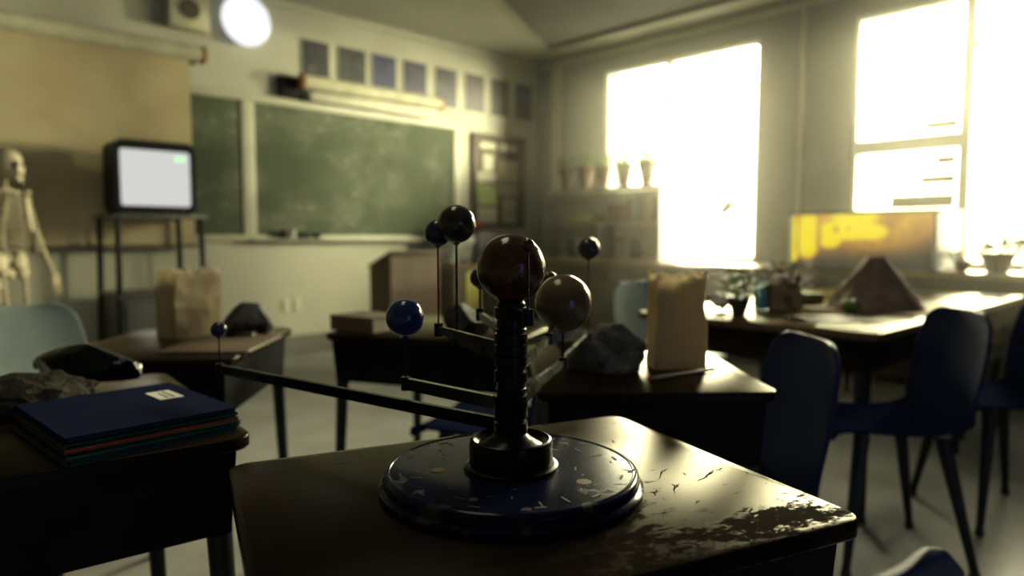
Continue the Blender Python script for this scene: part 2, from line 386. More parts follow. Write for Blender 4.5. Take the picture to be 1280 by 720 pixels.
# rolled up wall map above the board
t = thing('map_roll', 'cream rolled-up wall map in its long housing above the chalkboard', 'map roll', (2.88, YF, 2.345))
MB().cyl((.0, -.095, .02), (1.46, -.095, .02), .062, seg=24).make('housing', M['cream'], t)
MB().cyl((-.03, -.095, .02), (.0, -.095, .02), .066, seg=24).make('end_cap', M['copper'], t)
MB().cyl((1.46, -.095, .02), (1.49, -.095, .02), .066, seg=24).make('end_cap', M['copper'], t)
MB().lo((.06, -.12, -.135), (1.40, -.075, -.05), bev=.01).make('rolled_map', M['paper'], t)
MB().lo((-.2, -.06, -.12), (.03, -.0, .05), bev=.006).make('bracket', M['blackplastic'], t)
MB().lo((1.42, -.10, -.03), (1.46, -.0, .08), bev=.004).make('bracket', M['blackplastic'], t)

# pull-down projection screen
t = thing('projection_screen', 'stained beige pull-down projection screen hanging behind the television', 'screen', (1.94, YF-.003, .98))
MB().cyl((-2.9, -.10, 1.46), (.09, -.10, 1.46), .062, seg=24).make('housing', M['cream'], t)
MB().cyl((.09, -.10, 1.46), (.115, -.10, 1.46), .068, seg=24).make('end_cap', M['copper'], t)
MB().lo((-2.85, -.102, 0), (0, -.096, 1.42)).make('fabric', M['screen'], t, False)
MB().lo((-2.87, -.115, -.03), (.02, -.085, .0), bev=.006).make('bottom_bar', M['brownwood'], t)
MB().lo((-.02, -.10, 1.39), (.06, 0, 1.42), bev=.005).make('bracket', M['blackplastic'], t)

t = thing('wall_speaker', 'cream wall loudspeaker box with round brown grille above the projection screen', 'speaker', (1.955, YF, 2.62))
MB().lo((-.15, -.11, 0), (.15, 0, .33), bev=.012).make('body', M['cream'], t)
MB().cyl((0, -.12, .145), (0, -.108, .145), .075, seg=32).make('grille', M['grille'], t)

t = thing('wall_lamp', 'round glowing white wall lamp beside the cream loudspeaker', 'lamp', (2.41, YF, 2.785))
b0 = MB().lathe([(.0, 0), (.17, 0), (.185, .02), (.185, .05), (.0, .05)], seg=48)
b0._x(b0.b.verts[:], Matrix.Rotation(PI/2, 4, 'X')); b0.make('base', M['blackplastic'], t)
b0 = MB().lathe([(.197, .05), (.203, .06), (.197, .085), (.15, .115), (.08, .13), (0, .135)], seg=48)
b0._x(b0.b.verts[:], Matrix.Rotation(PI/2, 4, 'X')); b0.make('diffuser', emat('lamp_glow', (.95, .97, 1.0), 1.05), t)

for k, (x, lb) in enumerate([(2.715, 'cream wall outlet plate nearer the television cart, low on the wall'), (2.82, 'cream wall outlet plate nearer the lectern, low on the wall')]):
    t = thing('wall_outlet', lb, 'outlet', (x, YF, .44), 0, 'pair of outlet plates')
    MB().lo((-.036, -.008, -.06), (.036, 0, .06), bev=.003).make('plate', M['cream'], t)
    MB().lo((-.017, -.011, -.04), (.017, -.007, -.008), bev=.003).make('socket', M['paper'], t)
    MB().lo((-.017, -.011, .008), (.017, -.007, .04), bev=.003).make('socket', M['paper'], t)

# notice board with papers
t = thing('notice_board', 'dark framed notice board on the front wall beside the room corner', 'notice board', (5.22, YF, 1.13))
MB().lo((-.36, -.025, .02), (.36, -.0, 1.0)).make('panel', M['notice'], t, False)
f = MB(); f.lo((-.385, -.045, 0), (-.345, 0, 1.02), bev=.005); f.lo((.345, -.045, 0), (.385, 0, 1.02), bev=.005); f.lo((-.345, -.045, 0), (.345, 0, .035), bev=.005); f.lo((-.345, -.045, .985), (.345, 0, 1.02), bev=.005)
f.make('frame', M['darkwood'], t)
lt = MB(); xx = -.27
for i in range(9):
    ww = [.05, .04, .055, .03, .05, .045, .05, .04, .05][i]
    if i == 4: lt.make('title_word', M['paper'], t, False); lt = MB()
    else: lt.lo((xx, -.03, .86), (xx+ww+.012, -.024, .925))
    xx += ww+.012
lt.make('title_word', M['paper'], t, False)
M['yellowgreen'] = mat('yellow_green_sheet', (.62, .72, .32), .8, var=.2, scale=9)
M['tan_sheet'] = mat('tan_sheet', (.55, .50, .36), .8, var=.3, scale=9)
for (x0, x1, z0, z1, mm, lb) in [(-.23, -.08, .62, .80, 'paper', 'small cream sheet below the title of the notice board, topmost in its column'),
        (-.31, -.04, .50, .605, 'paper', 'wide short cream sheet pinned just above the yellow-green one'),
        (-.31, -.04, .255, .475, 'yellowgreen', 'yellow-green sheet pinned on the notice board'),
        (-.31, -.04, .06, .225, 'paper', 'cream sheet pinned below the yellow-green one'),
        (.0, .28, .52, .75, 'tan_sheet', 'tan sheet with a dark mark, highest in the column by the corner'),
        (.0, .28, .36, .50, 'tan_sheet', 'squarish tan sheet in the middle of the column by the corner'),
        (.05, .25, .06, .34, 'tan_sheet', 'tall narrow tan sheet lowest in the column by the corner')]:
    p = MB(); p.lo((x0, -.0035, z0), (x1, 0, z1))
    tag(p.make('paper_sheet', M[mm], loc=(5.22, YF-.0255, 1.13), smooth=False), lb, 'paper', 'papers on the notice board')
    

# ---------------------------------------------------------------- counters and shelves along the window wall
t = thing('window_counter', 'long low wooden counter cupboard running beneath the windows', 'counter', (XW, 0, 0))
MB().lo((-.60, -2.9, 0.06), (-.01, 5.7, .765)).make('cabinet_body', M['darkwood'], t, False)
MB().lo((-.66, -2.95, .765), (-.005, 5.72, .80), bev=.006).make('worktop', M['counterwood'], t)
for k in range(10):
    d = MB().lo((-.62, -2.85+k*.72, .10), (-.60, -2.85+k*.72+.68, .73), bev=.004).make('door', M['darkwood'], t)
    MB().cyl((-.635, -2.85+k*.72+.6, .60), (-.635, -2.85+k*.72+.6, .68), .006).make('handle', M['steel'], d)
t = thing('front_counter', 'wooden counter cupboard against the front wall beside the lectern', 'counter', (4.2, YW, 0))
MB().lo((.0, -.50, .06), (.98, -.02, .73)).make('cabinet_body', M['darkwood'], t, False)
MB().lo((-.03, -.54, .73), (.98, -.018, .765), bev=.006).make('worktop', M['counterwood'], t)
d = MB().lo((.13, -.52, .10), (.33, -.50, .70), bev=.004).make('door', M['yellow_paint'], t); d['label'] = 'yellow painted door'
MB().lo((.35, -.52, .10), (.64, -.50, .70), bev=.004).make('door', M['darkwood'], t)
MB().lo((.66, -.52, .10), (.96, -.50, .70), bev=.004).make('door', M['darkwood'], t)
# clutter on the front counter
b0 = MB(); bmesh.ops.create_icosphere(b0.b, subdivisions=4, radius=.5); b0._x(b0.b.verts[:], Matrix.Diagonal((.36, .30, .46, 1))); b0.jag(.09, 4.5, 3).jag(.04, 11, 5)
b0._x(b0.b.verts[:], Matrix.Translation((0, 0, .20)))
for v in b0.b.verts: v.co.z = max(v.co.z, 0)
tag(b0.make('crumpled_paper', M['palepaper'], loc=(4.43, 5.44, .765)), 'tall heap of crumpled pale paper on the front counter', 'paper')
t = thing('ball_stand', 'dark red ball on a thin stand behind the crumpled paper', 'ball stand', (4.72, 5.52, .765))
MB().lathe([(.06, 0), (.06, .012), (.008, .02), (.006, .33)], seg=20).make('stand', M['tin'], t)
MB().sph((0, 0, .385), .058).make('ball', M['redball'], t)
tag(MB().box((0, 0, .07), (.34, .22, .14), bev=.006).make('cardboard_box', M['cardboard'], loc=(5.0, 5.47, .765)), 'low brown cardboard box at the corner end of the front counter', 'box')
tag(MB().box((0, 0, .16), (.2, .1, .32), bev=.004).make('paper_pack', M['white_panel'], loc=(4.93, 5.66, .765), rotz=0), 'upright pale packet behind the low brown box', 'packet')

# shelf unit in the corner, against the left window
t = thing('shelf_unit', 'weathered open shelf unit with white end panel blocking the lower window', 'shelf', (5.55, 3.83, .80))
MB().lo((0, 0, 0), (.28, .022, .735), bev=.003).make('end_panel', M['white_panel'], t)
MB().lo((0, 1.50, 0), (.28, 1.522, .735), bev=.003).make('end_panel', M['shelfgrey'], t)
MB().lo((.262, .022, 0), (.28, 1.5, .71)).make('back_panel', M['shelfgrey'], t, False)
for zz in (.0, .36, .712): MB().lo((0, .022, zz), (.262, 1.5, zz+.022), bev=.002).make('shelf_board', M['shelfgrey'], t)
MB().lo((.0, .74, .022), (.25, .762, .36)).make('divider', M['shelfgrey'], t)

def leafy(n, rad, h, seed, droop=.0, size=.05, z0=0):
    b0 = MB(); r = random.Random(seed)
    for i in range(n):
        a = r.uniform(0, 2*PI); rr = rad*math.sqrt(r.random()); z = z0+h*r.random()-droop*rr
        c = Vector((rr*math.cos(a), rr*math.sin(a), z)); s = size*r.uniform(.6, 1.2)
        d = Vector((math.cos(a), math.sin(a), r.uniform(-.3, .9))).normalized(); sd = d.cross(Vector((0, 0, 1))).normalized()*s*.35; up = sd.cross(d).normalized()*s*.08
        q = [b0.b.verts.new(p) for p in (c, c+d*s*.5+sd+up, c+d*s, c+d*s*.5-sd+up)]
        b0.b.faces.new(q)
        st = [b0.b.verts.new(p) for p in (Vector((0, 0, z0-.02)), Vector((.003, 0, z0-.02)), c)]
        b0.b.faces.new(st)
    return b0
def plant(loc, rad, h, label, seed, lr, lh, n=70, group=None, m='terracotta', size=.06):
    t = thing('potted_plant', label, 'plant', loc, 0, group)
    MB().lathe([(rad*.58, 0), (rad, h*.82), (rad*1.1, h*.82), (rad*1.1, h), (rad*.95, h), (rad*.88, h*.86), (0, h*.86)], seg=28).make('pot', M[m], t)
    leafy(n, lr, lh, seed, size=size, z0=h*.9).make('foliage', M['leaf'], t, False)
    return t
G = 'plants along the top of the shelf unit'
sz = 1.536
for i, (y, lb) in enumerate([(4.075, 'potted plant on the shelf top nearest the white end panel'), (4.355, 'second potted plant along the shelf top from the white end panel'),
        (4.62, 'third potted plant along the shelf top from the white end panel'), (4.86, 'fourth potted plant along the shelf top from the white end panel'), (5.12, 'last potted plant on the shelf top, deepest in the corner')]):
    plant((5.665, y, sz), .085, .235, lb, 20+i, .08, .13, 110, G, size=.07)
bc = [(.10, .05, .04), (.35, .33, .12), (.25, .2, .12), (.06, .10, .07), (.28, .27, .22), (.16, .09, .05)]
y = 3.90
nb = ['first thick book on the upper shelf from the white end panel', 'second book on the upper shelf from the white end panel', 'third book on the upper shelf from the white end panel',
      'fourth book on the upper shelf from the white end panel', 'fifth book on the upper shelf from the white end panel', 'sixth book on the upper shelf, beside the yellow-green box']
for i in range(6):
    wd = [.05, .035, .06, .04, .05, .045][i]; h = [.24, .26, .22, .27, .25, .23][i]
    p = thing('book', nb[i], 'book', (5.57, y, 1.182), 0, 'books on the upper shelf')
    cm = mat('book_cover_%d' % i, bc[i], .6)
    MB().lo((0, 0, 0), (.17, .004, h)).lo((0, wd-.004, 0), (.17, wd, h)).lo((0, .004, 0), (.004, wd-.004, h)).make('cover', cm, p, False)
    MB().lo((.004, .0045, .005), (.165, wd-.0045, h-.005)).make('page_block', M['paper'], p, False)
    y += wd+.012
tag(MB().box((0, 0, .05), (.2, .36, .1), bev=.005).make('storage_box', mat('yellow_green_box', (.42, .42, .10), .6), loc=(5.68, 4.86, 1.182)), 'flat yellow-green box on the upper shelf', 'box')
tag(MB().box((0, 0, .09), (.2, .2, .18), bev=.005).make('storage_box', M['cardboard'], loc=(5.68, 4.4, 1.182)), 'brown box between the books and the yellow-green box', 'box')
for i, (y, mm, lb) in enumerate([(4.2, 'tin', 'dark jar on the lower shelf nearest the white end panel'), (4.42, 'clear', 'clear glass jar on the lower shelf between dark ones'), (4.78, 'darkwood', 'dark wooden canister on the lower shelf past the divider'), (5.05, 'tin', 'dark jar on the lower shelf deepest in the corner')]):
    p = thing('jar', lb, 'jar', (5.68, y, .823), 0, 'jars on the lower shelf')
    MB().lathe([(.055, 0), (.06, .02), (.06, .15), (.045, .18), (0, .18)], seg=24).make('body', M[mm], p)
    MB().cyl((0, 0, .18), (0, 0, .205), .05, seg=24).make('lid', M['tin'], p)

# desk lamp in the window
t = thing('desk_lamp', 'slim jointed desk lamp silhouetted in the bright window', 'lamp', (5.70, 3.52, .80))
MB().lathe([(.08, 0), (.08, .015), (.02, .03), (0, .03)], seg=28).make('base', M['tin'], t)
MB().cyl((0, 0, .03), (.0, -.02, .28), .008).make('arm', M['tin'], t)
MB().cyl((0, -.02, .28), (0, -.29, .50), .009).make('arm', M['tin'], t)
MB().cyl((0, -.24, .45), (0, -.34, .55), .03, .055, seg=24).make('lamp_shade', M['tin'], t)

# ---------------------------------------------------------------- glowing tank by the right window
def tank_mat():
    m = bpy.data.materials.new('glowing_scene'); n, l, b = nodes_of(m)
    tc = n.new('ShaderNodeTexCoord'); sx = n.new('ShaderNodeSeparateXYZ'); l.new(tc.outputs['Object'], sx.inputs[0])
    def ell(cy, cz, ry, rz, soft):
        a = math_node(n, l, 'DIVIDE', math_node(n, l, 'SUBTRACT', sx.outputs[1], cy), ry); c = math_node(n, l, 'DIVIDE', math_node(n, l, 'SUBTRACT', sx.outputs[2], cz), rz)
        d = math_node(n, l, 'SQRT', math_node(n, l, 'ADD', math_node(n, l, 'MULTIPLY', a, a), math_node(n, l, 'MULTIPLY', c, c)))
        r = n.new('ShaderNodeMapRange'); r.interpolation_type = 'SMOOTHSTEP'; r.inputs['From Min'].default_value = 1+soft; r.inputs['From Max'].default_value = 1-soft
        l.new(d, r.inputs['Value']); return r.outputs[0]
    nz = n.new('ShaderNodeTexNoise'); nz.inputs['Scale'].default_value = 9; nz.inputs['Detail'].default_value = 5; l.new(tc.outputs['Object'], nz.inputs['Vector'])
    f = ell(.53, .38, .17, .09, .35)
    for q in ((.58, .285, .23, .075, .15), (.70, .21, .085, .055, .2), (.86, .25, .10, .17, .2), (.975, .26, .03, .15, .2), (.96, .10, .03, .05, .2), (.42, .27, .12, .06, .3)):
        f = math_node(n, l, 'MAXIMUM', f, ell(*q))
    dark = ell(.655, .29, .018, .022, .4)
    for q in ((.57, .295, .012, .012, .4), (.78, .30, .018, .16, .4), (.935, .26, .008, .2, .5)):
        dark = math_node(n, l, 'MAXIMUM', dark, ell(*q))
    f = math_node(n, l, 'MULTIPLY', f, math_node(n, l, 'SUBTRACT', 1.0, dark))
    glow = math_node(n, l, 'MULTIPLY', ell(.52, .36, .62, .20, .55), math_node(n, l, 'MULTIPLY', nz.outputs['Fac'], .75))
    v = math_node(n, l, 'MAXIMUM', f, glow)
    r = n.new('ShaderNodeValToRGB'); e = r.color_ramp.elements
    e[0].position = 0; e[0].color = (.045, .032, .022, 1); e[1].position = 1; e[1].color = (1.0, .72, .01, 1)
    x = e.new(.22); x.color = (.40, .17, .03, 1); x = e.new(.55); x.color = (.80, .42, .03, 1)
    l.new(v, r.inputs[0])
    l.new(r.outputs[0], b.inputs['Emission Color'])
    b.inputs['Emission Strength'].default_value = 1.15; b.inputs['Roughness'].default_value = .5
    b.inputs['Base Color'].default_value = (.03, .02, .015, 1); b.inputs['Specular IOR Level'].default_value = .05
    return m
t = thing('display_tank', 'glowing orange and yellow display case with white end beneath the window', 'display case', (5.2, 1.42, .80))
MB().lo((.012, .02, .02), (.025, .98, .40)).make('lit_scene', tank_mat(), t, False)
MB().lo((.025, .02, .02), (.54, .98, .40)).make('body', M['cardboard'], t, False)
MB().lo((0, 0, .02), (.55, .02, .40), bev=.003).make('end_panel', M['white_panel'], t)
MB().lo((0, .98, .02), (.55, 1.0, .40), bev=.003).make('end_panel', M['white_panel'], t)
f = MB(); f.lo((-.006, -.006, 0), (.556, 1.006, .022), bev=.004); f.lo((-.006, -.006, .398), (.556, 1.006, .42), bev=.004)
f.make('rim', M['tin'], t)
MB().lo((-.002, .0, .022), (.006, 1.0, .398)).make('glass_pane', M['clear'], t, False)
# plants on the sill
G = 'plants on the counter beside the glowing case'
plant((5.36, 1.31, .80), .05, .08, 'small potted plant right beside the white end of the glowing case', 41, .09, .07, 50, G)
plant((5.5, 1.14, .80), .10, .13, 'squat terracotta plant, second along from the glowing case', 42, .14, .10, 150, G, size=.07)
plant((5.5, .86, .80), .09, .12, 'leafy terracotta plant, third along from the glowing case', 43, .14, .14, 150, G, size=.07)
plant((5.5, .56, .80), .10, .13, 'leafy terracotta plant, fourth along from the glowing case', 44, .14, .11, 150, G, size=.07)

t = thing('ceiling_light', 'long ceiling light panel above the classroom desks', 'light', (.77, 1.47, ZC), .76)
f = MB(); f.lo((-.63, -.28, -.06), (.63, -.25, 0)); f.lo((-.63, .25, -.06), (.63, .28, 0)); f.lo((-.63, -.25, -.06), (-.60, .25, 0)); f.lo((.60, -.25, -.06), (.63, .25, 0))
f.make('frame', M['whiteframe'], t, False)
MB().lo((-.60, -.25, -.045), (.60, .25, -.03)).make('diffuser', emat('panel_glow', (1.0, .92, .66), 6.0), t, False)

# ---------------------------------------------------------------- lectern
t = thing('lectern', 'brown wooden lectern with sloping top standing in front of the chalkboard', 'lectern', (2.80, 4.23, 0))
for x in (0, .42):
    s = MB(); pts = [(0, 0), (.28, 0), (.28, .80), (0, .905)]
    lo = [s.b.verts.new((x, a, c)) for a, c in pts]; hi = [s.b.verts.new((x+.02, a, c)) for a, c in pts]
    s.b.faces.new(lo); s.b.faces.new(hi[::-1])
    for i in range(4): s.b.faces.new((lo[i], lo[(i+1) % 4], hi[(i+1) % 4], hi[i]))
    s.make('side_panel', M['brownwood'], t, False)
MB().lo((.02, .0, .0), (.42, .02, .895)).make('front_panel', M['brownwood'], t, False)
MB().box((.22, .135, .868), (.46, .32, .022), rot=(-.358, 0, 0), bev=.003).make('sloping_top', M['brownwood'], t)
MB().lo((.02, .02, .45), (.42, .26, .47)).make('shelf', M['brownwood'], t, False)
MB().lo((.0, -.005, .0), (.44, .285, .05)).make('plinth', M['darkwood'], t, False)

# ---------------------------------------------------------------- television on its cart
t = thing('tv_cart', 'tall dark metal television cart with open legs and a cabinet below', 'cart', (1.26, 5.11, 0))
for (x, y, lb) in ((0, 0, 0), (.56, 0, 0), (0, .5, 0), (.56, .5, 0)):
    lg = MB().bar((x, y, .10), (x*.94+.017, y*.94+.015, 1.165), .028, .028).make('leg', M['leg'], t)
    MB().cyl((x, y-.012, .05), (x, y+.012, .05), .05, seg=24).cyl((x, y, .05), (x, y, .1), .008).make('caster', M['rubber'], lg)
MB().lo((-.02, -.02, 1.165), (.58, .52, 1.185), bev=.004).make('top_shelf', M['clay'], t)
MB().lo((.016, .016, .13), (.544, .484, .63), bev=.006).make('cabinet', M['clay'], t)
MB().lo((-.01, -.01, .63), (.57, .51, .65), bev=.004).make('lower_shelf', M['clay'], t)
MB().lo((.05, .0, .16), (.51, .018, .60), bev=.004).make('cabinet_door', M['clay'], t)
tv = thing('television', 'old black tube television glowing pale grey on the cart', 'television', (1.52, 5.13, 1.185))
b0 = MB(); w_, h_ = .252, .495
def rr(w, h, r, y, z0, n=6):
    out = []
    for cx, cz, a0 in ((w-r, z0+h-r, 0), (-w+r, z0+h-r, 1), (-w+r, z0+r, 2), (w-r, z0+r, 3)):
        for i in range(n+1):
            a = (a0+i/n)*PI/2; out.append((cx+r*math.cos(a), y, cz+r*math.sin(a)))
    return out
secs = [rr(w_, h_, .055, 0, 0), rr(w_, h_, .055, .28, 0), rr(w_*.80, h_*.55, .05, .30, .10), rr(w_*.7, h_*.40, .05, .46, .13)]
vr = [[b0.b.verts.new(p) for p in s] for s in secs]
for a, c in zip(vr, vr[1:]):
    k = len(a)
    for i in range(k): b0.b.faces.new((a[i], a[(i+1) % k], c[(i+1) % k], c[i]))
b0.b.faces.new(vr[0]); b0.b.faces.new(vr[-1][::-1])
b0.make('case', M['blackplastic'], tv)
f = MB(); ob = rr(w_, h_, .055, -.02, 0); ib = rr(.222, .375, .02, -.018, .058); bb = rr(w_, h_, .055, 0.0, 0)
o1, i1, b1 = ([f.b.verts.new(p) for p in s] for s in (ob, ib, bb)); i2 = [f.b.verts.new((p[0], .0, p[2])) for p in ib]
k = len(o1)
for i in range(k):
    j = (i+1) % k
    f.b.faces.new((o1[i], o1[j], i1[j], i1[i])); f.b.faces.new((o1[i], b1[i], b1[j], o1[j])); f.b.faces.new((i1[i], i1[j], i2[j], i2[i]))
f.make('bezel', M['blackplastic'], tv)
s = MB(); vs = [s.b.verts.new((p[0], -.006, p[2])) for p in rr(.221, .373, .02, 0, .059)]; vs2 = [s.b.verts.new((p[0], -.001, p[2])) for p in rr(.221, .373, .02, 0, .059)]
s.b.faces.new(vs); s.b.faces.new(vs2[::-1])
for i in range(len(vs)): s.b.faces.new((vs[i], vs[(i+1) % len(vs)], vs2[(i+1) % len(vs)], vs2[i]))
sc = s.make('screen', emat('tv_glow', (.86, .86, .84), .74), tv, False)
MB().lo((.12, -.009, .365), (.195, -.0055, .405), bev=.001).make('channel_display', emat('tv_green', (.55, 1.0, .55), 1.1), sc, False)
for i in range(3): MB().cyl((.06+.05*i, -.028, .028), (.06+.05*i, -.018, .028), .01, seg=14).make('knob', M['tin'], tv)
tag(MB().lathe([(.03, 0), (.032, .1), (.018, .12), (.018, .14), (0, .14)], seg=20).make('bottle', M['blackplastic'], loc=(1.60, 5.30, .65)), 'small black bottle on the lower shelf of the television cart', 'bottle')
tag(MB().lathe([(.025, 0), (.03, .09), (.0, .09)], seg=20).make('cup', M['copper'], loc=(1.69, 5.32, .65)), 'small orange cup on the lower shelf of the television cart', 'cup')

# ---------------------------------------------------------------- skeleton model
sk = thing('skeleton_model', 'cream anatomical skeleton on a stand beside the television cart', 'skeleton', (.70, 5.22, 0), 0)
K = 1.57/1.70
def Kz(p): return (p[0]*K, p[1]*K, p[2]*K)
MB().lathe([(.24, 0), (.24, .02), (.03, .05), (0, .05)], seg=32).make('stand_base', M['blackplastic'], sk)
MB().cyl((0, .13*K, .03), (0, .13*K, 1.52*K), .011).make('stand_pole', M['steel'], sk)
b0 = MB(); b0.sph(Kz((.01, 0, 1.615)), .085*K, (1.08, .88, 1.0), 28, 20)
b0.hull([Kz(p) for p in ((.10, -.035, 1.60), (.10, .035, 1.60), (.105, -.025, 1.53), (.105, .025, 1.53), (.02, -.05, 1.6), (.02, .05, 1.6), (.03, -.04, 1.535), (.03, .04, 1.535))])
b0.make('skull', M['bone'], sk)
M['socket'] = mat('hollow_dark', (.05, .04, .03), .9)
for s in (-1, 1): MB().sph(Kz((.088, s*.030, 1.595)), .02*K, (1, 1, 1.1), 16, 10).make('eye_socket', M['socket'], sk)
MB().hull([Kz(p) for p in ((.095, -.028, 1.515), (.095, .028, 1.515), (.10, -.02, 1.485), (.10, .02, 1.485), (.0, -.045, 1.555), (.0, .045, 1.555), (.01, -.04, 1.51), (.01, .04, 1.51))]).make('jaw', M['bone'], sk)
b0 = MB()
for i in range(24):
    z = 1.52-i*.024; y = .045+.03*math.sin((i/24)*2*PI)*.5
    b0.cyl(Kz((-.02+(-.02)*math.sin(i/24*PI), .03*math.sin(i/23*2*PI), z-.009)), Kz((-.02+(-.02)*math.sin(i/24*PI), .03*math.sin(i/23*2*PI), z+.009)), (.016+.012*i/24)*K, seg=12)
b0.make('spine', M['bone'], sk)
b0 = MB()
for i in range(9):
    zt = 1.40-.038*i; wx = .085+.045*math.sin(min(1, (i+1)/7)*PI/2); wy = .07+.075*math.sin(min(1, (i+1)/6)*PI/2)
    for s in (-1, 1):
        pts = []
        for j in range(9):
            a = PI*(1-.92*j/8); pts.append(Kz((.03+wx*.95*math.cos(a)*1.0, s*wy*math.sin(a), zt-.07*j/8*(.6+.06*i))))
        b0.tube(pts, .0062, 6)
b0.hull([Kz(p) for p in ((.125, -.018, 1.38), (.125, .018, 1.38), (.16, -.014, 1.16), (.16, .014, 1.16), (.135, -.018, 1.38), (.135, .018, 1.38), (.15, -.014, 1.16), (.15, .014, 1.16))])
b0.make('rib_cage', M['bone'], sk)
b0 = MB()
for s in (-1, 1):
    b0.sph(Kz((-.01, s*.095, .945)), .085*K, (.55, .75, .95), 18, 12); b0.sph(Kz((.03, s*.06, .875)), .045*K, (.8, .8, .9), 14, 10)
b0.make('pelvis', M['bone'], sk)
for s in (-1, 1):
    MB().tube([Kz((.11, s*.02, 1.40)), Kz((.08, s*.10, 1.425)), Kz((.0, s*.18, 1.41))], .009, 8).make('collarbone', M['bone'], sk)
    MB().hull([Kz(p) for p in ((-.07, s*.06, 1.40), (-.04, s*.17, 1.41), (-.075, s*.09, 1.24), (-.08, s*.06, 1.40), (-.05, s*.17, 1.41), (-.085, s*.09, 1.24))]).make('shoulder_blade', M['bone'], sk)
    dx = .0
    sh, el, wr = Vector((0, s*.19, 1.38)), Vector((.03, s*.245, 1.09)), Vector((.10, s*.275, .86))
    def bone(nm, a, c, r, knob=1.9):
        b1 = MB(); a, c = Vector(Kz(a)), Vector(Kz(c)); b1.cyl(a, c, r, seg=12); b1.sph(a, r*knob, u=12, v=8); b1.sph(c, r*knob*.9, u=12, v=8)
        return b1.make(nm, M['bone'], sk)
    bone('upper_arm_bone', sh, el, .011)
    bone('forearm_bone', el+Vector((0, .008, 0)), wr+Vector((0, .01, 0)), .0075, 1.6); bone('forearm_bone', el-Vector((0, .008, 0)), wr-Vector((0, .01, 0)), .0075, 1.6)
    hb = MB(); hb.box(Kz(wr+Vector((.01, 0, -.035))), (.022, .055, .06), bev=.008)
    for q in range(5):
        p0 = wr+Vector((.012, s*(-.026+.013*q), -.06)); ln = [.06, .085, .095, .088, .07][q]
        if q == 0: p0 = wr+Vector((.012, -s*.034, -.03))
        p1 = p0+Vector((.006, s*(-.012+.006*q)*1.0, -ln*.55)); p2 = p1+Vector((.014, 0, -ln*.45))
        hb.tube([Kz(p0), Kz(p1), Kz(p2)], .005, 6)
    hb.make('hand', M['bone'], sk)
    hip, kn, an = Vector((.02, s*.10, .885)), Vector((.035, s*.085, .47)), Vector((.0, s*.08, .09))
    bone('thigh_bone', hip, kn, .0145, 1.9)
    MB().sph(Kz(kn+Vector((.035, 0, .01))), .02).make('kneecap', M['bone'], sk)
    bone('shin_bone', kn, an, .0125, 1.7); bone('calf_bone', kn+Vector((-.01, s*.03, -.02)), an+Vector((-.005, s*.025, 0)), .007, 1.5)
    fb = MB(); fb.sph(Kz(an+Vector((-.03, 0, -.04))), .028, (1.2, .8, .9), 14, 10)
    for q in range(5): fb.tube([Kz(an+Vector((0, s*.008*(q-2), -.03))), Kz(an+Vector((.10, s*.014*(q-2), -.028))), Kz(an+Vector((.16-.01*q, s*.016*(q-2), -.045)))], .008, 6)
    fb.make('foot', M['bone'], sk)
for o in sk.children:
    if not o.name.startswith('stand_b'): pass
sk.rotation_euler.z = math.radians(-45)
sk.location.z = 0

# ---------------------------------------------------------------- desks
def rrect(w, h, r, n=8):
    out = []
    for cx, cy, a0 in ((w-r, h-r, 0), (-w+r, h-r, 1), (-w+r, -h+r, 2), (w-r, -h+r, 3)):
        for i in range(n+1):
            a = (a0+i/n)*PI/2; out.append((cx+r*math.cos(a), cy+r*math.sin(a)))
    return out
def slab(mb, w, h, r, z0, z1, ch=.004, n=8):
    lv = [(ch, z0), (0, z0+ch), (0, z1-ch), (ch*.4, z1-ch*.3), (ch, z1)]
    rings = [[mb.b.verts.new((x, y, z)) for x, y in rrect(w-i, h-i, max(r-i, .002), n)] for i, z in lv]
    k = len(rings[0])
    for a, c in zip(rings, rings[1:]):
        for i in range(k): mb.b.faces.new((a[i], a[(i+1) % k], c[(i+1) % k], c[i]))
    mb.b.faces.new(rings[0][::-1]); mb.b.faces.new(rings[-1])
    return mb
def desk(center, u, W, D, label, m, rc=.035):
    a = ang(u); t = thing('student_desk', label, 'desk', (center[0], center[1], 0), a, 'student desks')
    slab(MB(), W/2, D/2, rc, .720, .740, .003).make('desktop', m, t)
    w, d, z0, z1 = W/2-.022, D/2-.02, .592, .718
    b0 = MB()
    def trap(s):   # sides taper a little toward the bottom
        return s
    b0.lo((-w+.012, -d+.012, z0), (w-.012, d, z0+.006)); b0.lo((-w, -d, z0), (-w+.006, d, z1)); b0.lo((w-.006, -d, z0), (w, d, z1))
    b0.lo((-w, -d, z0), (w, -d+.006, z1)); b0.lo((-w, d-.02, z1-.02), (w, d, z1))
    for v in b0.b.verts:
        if v.co.z < z0+.02: v.co.x *= .97; v.co.y *= .97
    b0.make('book_box', M['metal_dark'], t)
    for sx in (-1, 1):
        for sy in (-1, 1):
            p0 = (sx*(w-.022), sy*(d-.022), z0-.001); p1 = (sx*(w-.002), sy*(d-.004), .022)
            lg = MB().cyl(p0, p1, .0185, .0125, seg=16).make('leg', M['leg'], t)
            MB().lathe([(.0145, .0), (.016, .004), (.0145, .026), (0, .026)], (p1[0], p1[1], .0), 16).make('foot_cap', M['rubber'], lg)
    return t
def fromcorner(P, u, W, D, sx, sy):
    """centre of a desk whose (sx, sy) corner is P"""
    u = Vector(u).normalized(); v = Vector((-u.y, u.x)); P = Vector(P)
    return (P - u*sx*W/2 - v*sy*D/2), u
top1 = desk_top_mat('worn_desk_top', .12, -.21, .42, .18, .215)
top5 = desk_top_mat('chipped_desk_top', .24, .12, .10, .30, .17)
topg = desk_top_mat('desk_top', .2, -.2, .2, .12, .08)
c, u = fromcorner((.752, .255), (.949, -.315), .595, .467, 1, -1); D1 = (c, u)
